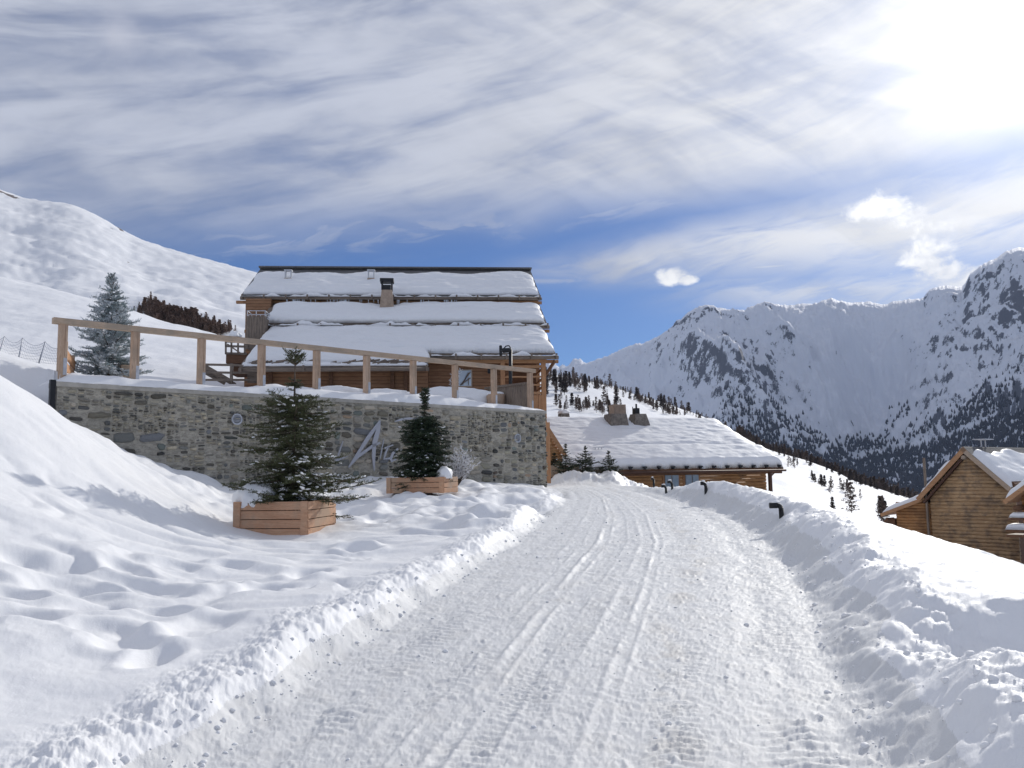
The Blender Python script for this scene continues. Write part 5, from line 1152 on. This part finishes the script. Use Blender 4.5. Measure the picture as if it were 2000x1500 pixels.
pipe_lamp(1301, 960, 949.5, -9, 31, 'bent black pipe lamp standing lowest in the snow near the bend', .04)
pipe_lamp(1313, 956, 941, -9, 33, 'taller bent pipe lamp just right of the lowest one', .04)
pipe_lamp(1277, 946, 935, -5, 36, 'farthest bent pipe lamp in the ploughed ridge left of the lodge windows', .04)
pipe_lamp(1379, 961, 944, -10, 30, 'rusty brown pipe lamp in front of the log wall', .045)

# slope net on leaning poles at the far left

nt_ = empty('safety_net', 'thin sagging safety net on three leaning poles at the far left', 'net', P(40, 690, 36), 0); o0 = P(40, 690, 36)
for (u0, v0, u1, v1) in ((-60, 690, -40, 655), (-8, 694, 9, 657), (34, 698, 44, 660), (74, 704, 88, 667)):
    mb = MB(); mb.cyl(P(u0, v0 + 12, 36) - o0, P(u1, v1, 36) - o0, .028, .02, 6); mb.build('pole', M_METAL, nt_, True)
mb = MB(); tops = [(-40, 655), (9, 657), (44, 660), (88, 667), (125, 672)]; bots = [(-60, 695), (-8, 700), (34, 704), (74, 708), (118, 712)]
for k in range(4):
    for r_k in range(7):
        f = r_k / 6; pts = []
        for t in np.linspace(0, 1, 9):
            u = (tops[k][0] * (1 - t) + tops[k + 1][0] * t) * (1 - f) + (bots[k][0] * (1 - t) + bots[k + 1][0] * t) * f
            v = (tops[k][1] * (1 - t) + tops[k + 1][1] * t) * (1 - f) + (bots[k][1] * (1 - t) + bots[k + 1][1] * t) * f + 4 * t * (1 - t) * 11 * (1 - f); pts.append(P(u, v, 36) - o0)
        mb.tube(pts, .006 if r_k else .010, 3)
    for t in np.linspace(0, 1, 14):
        f0 = (tops[k][0] * (1 - t) + tops[k + 1][0] * t, tops[k][1] * (1 - t) + tops[k + 1][1] * t + 4 * t * (1 - t) * 11); f1 = (bots[k][0] * (1 - t) + bots[k + 1][0] * t, bots[k][1] * (1 - t) + bots[k + 1][1] * t)
        mb.cyl(P(*f0, 36) - o0, P(*f1, 36) - o0, .005, .005, 3)
mb.build('netting', flat('grey_net', (.45, .47, .52), .8, 0, .1, 5, 0), nt_)
# ---------------------------------------------------------------- conifers
def needle_mat(name, c1, c2, frost=None, fl=(.5, .7)):
    m, t, b = newmat(name); co = objco(t); n = t.noise(co, 9, 4, .6); n2 = t.noise(co, 3.0, 4, .55)
    c = t.mix(t.smooth(n, .3, .7), c1, c2)
    if frost: c = t.mix(t.smooth(n2, fl[0], fl[1], .12, .85), c, frost)
    t.put(b.inputs['Base Color'], c); b.inputs['Roughness'].default_value = .6; b.inputs['Specular IOR Level'].default_value = .3
    return m
M_FIR = needle_mat('fir_needles', (.050, .060, .026), (.105, .115, .052))
M_FIR2 = needle_mat('spruce_needles', (.020, .038, .022), (.045, .065, .032))
M_FROST = needle_mat('frosted_needles', (.16, .23, .23), (.28, .34, .35), (.62, .66, .70), (.38, .62))
M_WHITE = needle_mat('rime_twigs', (.60, .60, .62), (.78, .78, .80))
M_LARCH = flat('larch_crown', (.145, .105, .085), .9, 0, .3, 1.2, 0)
M_LARCHD = flat('larch_dark', (.075, .058, .055), .9, 0, .3, 1.2, 0)
def conifer(name, base, H, prof, nwh, seed, mat, label, cat='tree', h0=.12, per=6, droop=-.15, lift=.25, twl=.34, ndl=.032, ndw=.0085, dens=1.0, snow=0.0, trunk_r=.045, lead=.0, group=None, snowside=None, leader_whorls=None, skew=None, twig_r=.008, snow_min=0.0, nback=1.0):
    """prof: list of (fraction of height, branch length); every branch carries side twigs and every twig its needles"""
    rd = np.random.RandomState(seed); root = empty(name, label, cat, base, 0, group); tr = MB()
    lean = rd.uniform(-.02, .02, 2) * H
    top = np.array([lean[0], lean[1], H]); tr.cyl((0, 0, -.3), top * .5, trunk_r, trunk_r * .6, 8); tr.cyl(top * .5, top, trunk_r * .6, .008, 8)
    heights = list(np.linspace(h0, .985, nwh) ** 1.0) if leader_whorls is None else leader_whorls
    T0 = []; T1 = []; D = []; sn = []                         # twigs: start, end
    for hw in heights:
        L0 = np.interp(hw, [p[0] for p in prof], [p[1] for p in prof]); n = per + rd.randint(-1, 2); a0 = rd.rand() * 6
        for k in range(n):
            a = a0 + 2 * PI * k / n + rd.uniform(-.3, .3); L = L0 * rd.uniform(.68, 1.15)
            if skew: L *= 1 + skew(a, hw)
            h = min(.99, hw + rd.uniform(-.022, .022)) * H; dj = rd.uniform(-.22, .22); c_, s_ = math.cos(a), math.sin(a); ns = max(3, int(L / .10))
            tt = np.linspace(0, 1, ns + 1); el = dj + droop + (lift - droop) * tt + (1 - 2 * min(hw, .5)) * -.08 + (.55 if hw > .86 else .0)
            rr_ = np.concatenate([[0], np.cumsum(np.cos(el[1:]) * L / ns)]); zz_ = np.concatenate([[0], np.cumsum(np.sin(el[1:]) * L / ns)]) - .06 * L * tt ** 2
            pts = np.c_[c_ * rr_ + lean[0] * hw, s_ * rr_ + lean[1] * hw, h + zz_]
            for q in range(ns): tr.cyl(pts[q], pts[q + 1], .013 * (1 - tt[q] * .8) + .003, .013 * (1 - tt[q + 1] * .8) + .003, 4, cap=False)
            T0 += [pts[q] for q in range(ns)]; T1 += [pts[q + 1] for q in range(ns)]
            step = max(1, int(1 / dens)) if dens < 1 else 1
            for q in range(1, ns + 1):
                for _ in range(max(1, int(round(dens)))):
                    for sgn in (-1, 1):
                        if rd.rand() < .12: continue
                        f = tt[q]; tl = twl * (1 - f * .62) * rd.uniform(.55, 1.1) * min(1, L / .5); ya = a + sgn * rd.uniform(.65, 1.05); e2 = el[min(q, ns)] + rd.uniform(-.35, .32)
                        p0 = pts[q] + (pts[q - 1] - pts[q]) * rd.rand(); d = np.array([math.cos(ya) * math.cos(e2), math.sin(ya) * math.cos(e2), math.sin(e2) - .05]) * tl
                        T0.append(p0); T1.append(p0 + d)
                        if tl > .16:
                            for s3 in (-1, 1):
                                yb = ya + s3 * .75; d3 = np.array([math.cos(yb), math.sin(yb), e2 - .05]) * tl * .45; T0.append(p0 + d * .5); T1.append(p0 + d * .5 + d3)
    T0 = np.array(T0); T1 = np.array(T1); Ls = np.linalg.norm(T1 - T0, axis=1); keep = Ls > .01; T0 = T0[keep]; T1 = T1[keep]; Ls = Ls[keep]
    tr.build('trunk', M_BARK, root)
    cnt = np.maximum(3, (Ls / .0105 * nback).astype(int)); tid = np.repeat(np.arange(len(Ls)), cnt); N = len(tid); f = rd.rand(N); o_ = T0[tid] + (T1 - T0)[tid] * f[:, None]; ax = ((T1 - T0) / Ls[:, None])[tid]
    rv = rd.randn(N, 3); rv -= ax * (rv * ax).sum(1)[:, None]; rv /= np.linalg.norm(rv, axis=1)[:, None] + 1e-9; rv[:, 2] += .15
    dr = ax * rd.uniform(.45, .9, N)[:, None] + rv * rd.uniform(.6, 1.0, N)[:, None]; dr /= np.linalg.norm(dr, axis=1)[:, None]; sd_ = np.cross(dr, rd.randn(N, 3)); sd_ /= np.linalg.norm(sd_, axis=1)[:, None] + 1e-9
    l = ndl * rd.uniform(.7, 1.15, N)[:, None]; V_ = np.stack([o_ - sd_ * ndw * .5, o_ + sd_ * ndw * .5, o_ + dr * l], 1).reshape(-1, 3)
    mesh_obj('crown', V_, np.arange(N * 3).reshape(-1, 3), mat, root)
    if snow > 0:
        up_ = (T1 - T0)[:, 2] / Ls; cand = np.where((Ls > .07))[0]; mid_ = (T0 + T1) / 2; rad = np.hypot(mid_[:, 0], mid_[:, 1]); w_ = rd.rand(len(cand)) < snow * (1 if snowside is None else np.array([snowside(mid_[q]) for q in cand]))
        v, fc = ico(1); vs = []; fs = []; b = 0
        for q in cand[w_]:
            c_ = mid_[q] + np.array([0, 0, .014]); d = (T1[q] - T0[q]) * .55; r = rd.uniform(.012, .032); side_ = np.cross(d / np.linalg.norm(d), (0, 0, 1.0)); nrm = v[:, 0:1] * d[None] + v[:, 1:2] * side_[None] * r * 1.4 + v[:, 2:3] * np.array([[0, 0, r * .75]])
            vs.append(c_ + nrm * (1 + .3 * rd.randn(len(v), 1) * .4)); fs += [tuple(i + b for i in t) for t in fc]; b += len(v)
        if vs: tag(mesh_obj('snow', np.concatenate(vs), fs, M_SNOW, root, True), kind='stuff')
    print(name, 'needles', N); return root
# first planter with its open-crowned fir
def planter(name, corner, bot, s, a, H, npl, label, depth=None):
    yd = corner; c = P(*bot, yd); fr = Frame((c[0], c[1], c[2]), a); root = empty('planter_box', label, 'planter', c, a, 'timber planter boxes'); th = .05; ph = H / npl
    d_ = depth or s
    for nm_, (x0, y0, x1, y1) in dict(front=(-s, 0, 0, 0), side=(0, 0, 0, d_), back=(-s, d_, 0, d_), left=(-s, 0, -s, d_)).items():
        mb = MB(); ax = abs(x1 - x0) > .1
        for k in range(npl):
            z = ph * (k + .5); jj = random.Random(k * 7 + len(nm_)).uniform(-.004, .004)
            if ax: mb.box(((x0 + x1) / 2, y0 + (th / 2 if y0 == 0 else -th / 2) + jj, z), (s - 2 * th - .01, th, ph - .012), bev=.006)
            else: mb.box((x0 + (-th / 2 if x0 == 0 else th / 2) + jj, (y0 + y1) / 2, z), (th, d_ - .0, ph - .012), bev=.006)
        mb.build('side_boards', M_PLANT, root)
    for (x, y) in ((-.05, .05), (-s + .05, .05), (-.05, d_ - .05), (-s + .05, d_ - .05)):
        mb = MB(); mb.box((x - (.03 if x > -.2 else -.03), y - .055 if y < .2 else y, H / 2), (.13 if 1 else 0, .05, H + .004), bev=.006); mb.build('corner_post', M_PLANT, root)
    mb = MB(); mb.box((-s / 2, d_ / 2, H - .10), (s - .12, d_ - .12, .1)); mb.build('soil', M_BARK, root)
    return root, fr
p1, f1 = planter('p', 15.6, (602, 1050), 1.46, math.radians(-8), .66, 4, 'large timber planter with four board courses in the left foreground')
# (front face turned slightly so that the right side shows)
c1_ = f1.world((-.60, .72, .56))
def skew1(a, h): return .32 * max(0, math.cos(a - .1)) * (h < .35) + .12 * max(0, math.cos(a - 3.0)) * (.3 < h < .6)
conifer('fir_tree', c1_, 3.0, [(0, 1.20), (.10, 1.22), (.20, .98), (.36, .92), (.50, .98), (.60, .80), (.69, .74), (.73, .22), (.80, .13), (.93, .30), (1, .16)], 22, 3, M_FIR, 'open dark green fir with a long bare leader in the large planter', h0=.05, per=8, droop=-.20, lift=.26, twl=.38, ndl=.034, ndw=.0125, dens=1.5, snow=.045,
        leader_whorls=[.05, .08, .12, .16, .20, .25, .30, .35, .40, .45, .50, .56, .60, .65, .70, .76, .79, .925, .94, .975], skew=skew1, snowside=lambda p: 2.2 if (p[0] > .1 and p[2] < 1.1) else .45)
hp = empty('snow_heap', 'rounded heap of snow on the left corner of the large planter', 'snow heap', f1.world((-1.2, .45, .6)), 0)
snow_blob('heap', hp, (0, 0, .08), (.40, .46, .34), 12, 4, .22, .4)
# second planter
p2, f2 = planter('p', 23.2, (868, 963), 1.75, math.radians(-18), .44, 3, 'low timber planter half buried in snow against the stone wall', depth=1.0)
c2_ = f2.world((-.85, .55, .32))
conifer('fir_tree', c2_, 2.62, [(0, .80), (.12, .86), (.30, .84), (.45, .76), (.60, .64), (.69, .50), (.73, .14), (.84, .14), (.94, .20), (1, .08)], 26, 8, M_FIR2, 'dense dark spruce with a thin leader in the low planter by the wall', h0=.04, per=11, droop=-.30, lift=.02, twl=.34, ndl=.036, ndw=.015, dens=2.6, snow=.02,
        leader_whorls=[.03, .06, .09, .12, .16, .2, .24, .28, .32, .36, .40, .44, .48, .52, .56, .60, .64, .68, .73, .80, .84, .88, .92, .955, .98], snow_min=.3)
hp = empty('snow_heap', 'small white snow heap on the right end of the low planter', 'snow heap', f2.world((-.16, .4, .42)), 0)
snow_blob('heap', hp, (0, 0, .05), (.22, .3, .26), 14, 3, .25, .3)
# rime-covered shrub against the wall
def rime_shrub(base, H, W_, n, seed, label, name='frosted_shrub', up_=.9):
    rd = np.random.RandomState(seed); root = empty(name, label, 'shrub', base, 0); mb = MB(); tw = MB()
    for k in range(n):
        a = rd.rand() * 2 * PI; sp = rd.rand() ** .7; L = H * rd.uniform(.6, 1.08); d = np.array([math.cos(a) * sp * W_ / H, math.sin(a) * sp * W_ / H * .6, up_]); d /= np.linalg.norm(d); p = np.array([0, 0, 0.0]); segs = 7
        for q in range(segs):
            p2 = p + d * L / segs; mb.cyl(p, p2, .010 * (1 - q / 9), .010 * (1 - (q + 1) / 9), 4, cap=False); p = p2; d = d + rd.randn(3) * .14; d /= np.linalg.norm(d)
            if q > 0:
                for _ in range(3):
                    t = d + rd.randn(3) * .75; t[2] = abs(t[2]) * .7 + .2; t /= np.linalg.norm(t); l = rd.uniform(.06, .17); tw.cyl(p, p + t * l, .009, .005, 4, cap=False)
                    if rd.rand() < .8: t2 = t + rd.randn(3) * .5; tw.cyl(p + t * l * .5, p + t * l * .5 + t2 / np.linalg.norm(t2) * l * .5, .008, .004, 4, cap=False)
    mb.build('stems', M_BARK, root); tw.build('rime', M_WHITE, root); return root
bz = P(895, 948, 25.2); rime_shrub(bz, 1.05, .85, 46, 5, 'white rime-covered shrub between the low planter and the wall')
rime_shrub(P(884, 770, 35), 1.0, .55, 8, 9, 'bare frosted sapling in front of the chalet window', 'frosted_sapling', 1.3)
# frosted spruce behind the railing
fb = P(212, 742, 24.3)
conifer('blue_spruce', fb, 3.10, [(0, 1.05), (.12, 1.12), (.35, .98), (.50, .80), (.65, .58), (.78, .42), (.88, .30), (1, .08)], 24, 13, M_FROST, 'frosted blue-grey spruce behind the left end of the railing', h0=.05, per=7, droop=-.05, lift=.42, twl=.36, ndl=.042, ndw=.017, dens=2.6, snow=.05, snow_min=.2, trunk_r=.06, nback=.8)
tp = empty('tree_tub', 'pale wooden tub under the frosted spruce', 'planter', P(240, 742, 24.5), wang); mb = MB(); mb.box((.1, 0, .12), (.5, .5, .6), bev=.02); mb.build('box', M_NEWRAIL, tp)
# dark little spruces in front of the lodge
for k, (u, v, vt, wd, yd, lab) in enumerate(((1106, 935, 868, .60, 39.5, 'small dark spruce beside the orange log gable'), (1145, 936, 872, .85, 40, 'broadest dark spruce of the row before the lodge'), (1190, 935, 882, .62, 40, 'rightmost dark spruce of the row before the lodge'), (1084, 930, 886, .5, 40.5, 'dark spruce half hidden by the corner of the stone wall'))):
    b_ = P(u, v, yd); H = (P(u, vt, yd) - b_)[2]
    conifer('small_spruce', b_, H, [(0, wd), (.2, wd * 1.05), (.5, wd * .8), (.68, wd * .5), (.78, .12), (.9, .14), (1, .04)], 13, 40 + k, M_FIR2, lab, h0=.05, per=7, droop=.0, lift=.3, twl=.34, ndl=.05, ndw=.020, dens=1.3, snow=.02, trunk_r=.03, group='dark spruces in front of the lodge', nback=.55)

# ---------------------------------------------------------------- bare larches on the slopes: individual trees from shared shapes
def larch_mesh(seed, dense=False):
    rd = np.random.RandomState(seed); mb = MB(); mb.cyl((0, 0, -.05), (0, 0, 1), .013, .003, 5)
    n = 90 if not dense else 130
    for k in range(n):
        h = rd.uniform(.12, .97); r = .21 * (1 - h) ** .75 * rd.uniform(.5, 1.15) + .02; a = rd.rand() * 6.283; p = np.array([0, 0, h]); q = np.array([math.cos(a) * r, math.sin(a) * r, h + r * rd.uniform(-.1, .45)])
        w_ = .006 if not dense else .012; sd_ = np.array([-math.sin(a), math.cos(a), 0]) * w_
        mb.addm([p - sd_, p + sd_, q + sd_ * .8, q - sd_ * .8], [(0, 1, 2, 3)])
        for _ in range(3 if not dense else 5):
            c_ = p + (q - p) * rd.uniform(.3, 1); d = rd.randn(3) * .030 * (1.2 if dense else 1); mb.addm([c_ - d * .6, c_ + d, c_ + np.array([d[1], -d[0], .030])], [(0, 1, 2)])
    me = bpy.data.meshes.new('larch'); me.from_pydata(mb.v, [], mb.f); me.update(); return me
LM = [larch_mesh(i) for i in range(4)]; LD = [larch_mesh(10 + i, True) for i in range(4)]
for m_ in LM: m_.materials.append(M_LARCH)
for m_ in LD: m_.materials.append(M_LARCHD)
def surf_sample(G, us, want, seed, region, hs, group, label, meshes, name='larch_tree', sep=0.0):
    rd = np.random.RandomState(seed); a, b = G.shape[:2]; n = 0; tries = 0; placed = []
    while n < want and tries < 60000:
        tries += 1; i = rd.rand() * (a - 1.01); j = rd.rand() * (b - 1.01); ii, jj = int(i), int(j); fi, fj = i - ii, j - jj
        p = G[ii, jj] * (1 - fi) * (1 - fj) + G[ii + 1, jj] * fi * (1 - fj) + G[ii, jj + 1] * (1 - fi) * fj + G[ii + 1, jj + 1] * fi * fj
        u, v = project(p)
        if not region(u, v, rd, p): continue
        h = rd.uniform(*hs); o = bpy.data.objects.new(name, meshes[rd.randint(len(meshes))]); COL.objects.link(o); o.location = tuple(p); s_ = h * rd.uniform(.85, 1.3); o.scale = (s_, s_, h); o.rotation_euler = (0, 0, rd.rand() * 6)
        tag(o, label(u, v, h) if callable(label) else label, 'tree', group); n += 1
    print(group, n)
sk3u = [q[0] for q in sk3]; sk3v = [q[1] for q in sk3]
def reg_mid(u, v, rd, p):
    if not (1066 < u < 1350) or v > 808: return False
    t = v - np.interp(u, sk3u, sk3v)
    if t < 1 or v > 818 or p[1] < 210: return False
    n = fbm(np.array([p[0] * .03]), np.array([p[1] * .012]), 3, .6, 5)[0]
    w_ = np.exp(-((v - np.interp(u, [1060, 1150, 1250, 1350], [766, 773, 788, 806])) / 17) ** 2)
    return rd.rand() < (w_ * .9 + .05) * (n > -.25) 
surf_sample(MID, MID_US, 150, 3, reg_mid, (3.2, 7), 'bare larches on the sunlit hill behind the lodge', lambda u, v, h: ('tall' if h > 5 else 'short') + ' leafless larch on the sunlit hill ' + ('right beside the corner of the chalet' if u < 1120 else 'above the left part of the lodge roof' if u < 1190 else 'directly above the lodge chimneys' if u < 1260 else 'at the low right end of its crest'), LM + LD)
def reg_r(u, v, rd, p):
    if not (1520 < u < 1745): return False
    l1 = np.exp(-((v - np.interp(u, [1520, 1570, 1620, 1700], [888, 930, 955, 975])) / 8) ** 2) * (u < 1625); l2 = np.exp(-((v - np.interp(u, [1620, 1690, 1745], [1000, 1012, 1022])) / 5) ** 2) * (u > 1625); l3 = np.exp(-((v - np.interp(u, [1630, 1690, 1745], [950, 985, 1000])) / 7) ** 2) * (u > 1640) * .6
    return rd.rand() < max(l1, l2, l3)
surf_sample(MID, MID_US, 62, 5, reg_r, (1.4, 3.0), 'bare larches on the valley slope', lambda u, v, h: ('tiny' if h < 2.2 else 'taller') + ' bare larch on the valley slope ' + ('just right of the lodge corner post' if u < 1580 else 'halfway between lodge and cabin' if u < 1660 else 'close to the left eave of the log cabin'), LM + LD)
def reg_edge(u, v, rd, p):
    t = v - np.interp(u, sk3u, sk3v); return 1470 < u < 1790 and -1 < t < 7 and p[1] > 240
surf_sample(MID, MID_US, 85, 6, reg_edge, (2.0, 3.8), 'dark larches along the forest edge', lambda u, v, h: ('low' if h < 2.8 else 'high') + ' dark larch on the crest of the valley slope ' + ('right behind the lodge roof' if u < 1560 else 'between the lodge and the cabin' if u < 1680 else 'towards the log cabin'), LD)
def reg_l(u, v, rd, p):
    c = np.interp(u, [280, 330, 400, 440], [606, 622, 640, 652]); hw = np.interp(u, [280, 300, 400, 430, 460], [6, 14, 9, 12, 8]); return 276 < u < 462 and abs(v - c) < hw
# thicket of larches on the left slope, seen as one brown mass
M_BRUSH = flat('brown_thicket', (.25, .17, .13), .9, 0, .3, .3, 0)


# tiny far larches too many to count: on the sunlit hill and along the wood's edge
def larch_mass(name, label, G, N, seed, region, hs, mat):
    rd = np.random.RandomState(seed); a, b = G.shape[:2]; ii = rd.rand(N * 200) * (a - 1.01); jj = rd.rand(N * 200) * (b - 1.01); i = ii.astype(int); j = jj.astype(int); fi = (ii - i)[:, None]; fj = (jj - j)[:, None]
    p = G[i, j] * (1 - fi) * (1 - fj) + G[i + 1, j] * fi * (1 - fj) + G[i, j + 1] * (1 - fi) * fj + G[i + 1, j + 1] * fi * fj; u, v = project(p); ok = region(u, v, rd, p, ii / (a - 1) * 3); p = p[ok][:N]
    vs = []; fs = []; b0 = 0; src = [(np.array([q.co[:] for q in m_.vertices]), np.array([list(f.vertices) if len(f.vertices) == 3 else list(f.vertices)[:3] for f in m_.polygons])) for m_ in LM + LD[:2]]
    for q in p:
        v_, f_ = src[rd.randint(len(src))]; h = rd.uniform(*hs); vs.append(v_ * np.array([h * 1.1, h * 1.1, h]) + q); fs.append(f_ + b0); b0 += len(v_)
    o = mesh_obj(name, np.concatenate(vs), np.concatenate(fs), mat); tag(o, label, 'trees', None, 'stuff'); print(name, len(p))
def rg1(u, v, rd, p, s):
    t = v - np.interp(u, sk3u, sk3v); n = fbm(p[:, 0] * .035, p[:, 1] * .012, 3, .6, 5)
    return (u > 1064) & (u < 1420) & (t > 0) & (v < np.interp(u, [1060, 1350, 1420], [812, 812, 850])) & (p[:, 1] > 200) & (n > -.15) & (s < 2.02)
larch_mass('distant_larches', 'fine scatter of tiny bare larches over the sunlit hill', MID, 420, 21, rg1, (1.2, 3.6), M_LARCH)
def rg2(u, v, rd, p, s): return (u > 1440) & (u < 1860) & (s > 1.97) & (s < 2.5) & (rd.rand(len(u)) < np.interp(u, [1440, 1700, 1860], [1, .8, .4]))
larch_mass('forest_edge', 'brown bare larch wood just behind the crest of the valley slope', MID, 1100, 22, rg2, (2.6, 5.0), M_LARCH)

def rg3(u, v, rd, p, s):
    c = np.interp(u, [255, 290, 330, 400, 445], [606, 612, 628, 645, 655]); hw = np.interp(u, [255, 278, 290, 400, 425, 460], [2, 8, 19, 15, 7, 3]); d = np.interp(u, [255, 278, 295, 400, 430, 460], [.05, .3, 1, .9, .25, .06])
    return (u > 255) & (u < 460) & (np.abs(v - c) < hw * (1 + .5 * fbm(u * .08, v * .05, 2, .5, 3))) & (rd.rand(len(u)) < d)
larch_mass('larch_thicket', 'brown thicket of bare larches on the left hillside', HILL, 760, 23, rg3, (2.0, 4.6), M_BRUSH)

for k, (u, v, yd, r3, lab) in enumerate(((878, 790, 34.6, (1.75, 1.0, .66), 'large snow heap behind the railing in front of the chalet window'), (748, 776, 30.5, (1.3, .6, .26), 'low ragged snow heap on the terrace under the shaded eave'), (655, 768, 28.5, (1.1, .5, .22), 'small snow heap on the terrace behind the fifth railing post'))):
    hp = empty('snow_heap', lab, 'snow heap', P(u, v, yd), 0); snow_blob('heap', hp, (0, 0, 0), r3, 31 + k * 5, 4, .28, .3)
# ---------------------------------------------------------------- mountain air
mb = MB(); mb.box((0, 3300, 525), (9000, 8200, 1360)); 
hm = bpy.data.materials.new('air'); hm.use_nodes = True; hm.node_tree.nodes.clear(); ho = hm.node_tree.nodes.new('ShaderNodeOutputMaterial'); hv = hm.node_tree.nodes.new('ShaderNodeVolumePrincipled')
hv.inputs['Density'].default_value = .00004; hv.inputs['Color'].default_value = (.50, .68, 1, 1); hv.inputs['Anisotropy'].default_value = .0; hm.node_tree.links.new(hv.outputs[0], ho.inputs['Volume'])
o = mb.build('haze', hm); tag(o, 'thin bluish mountain air', 'haze', None, 'stuff')
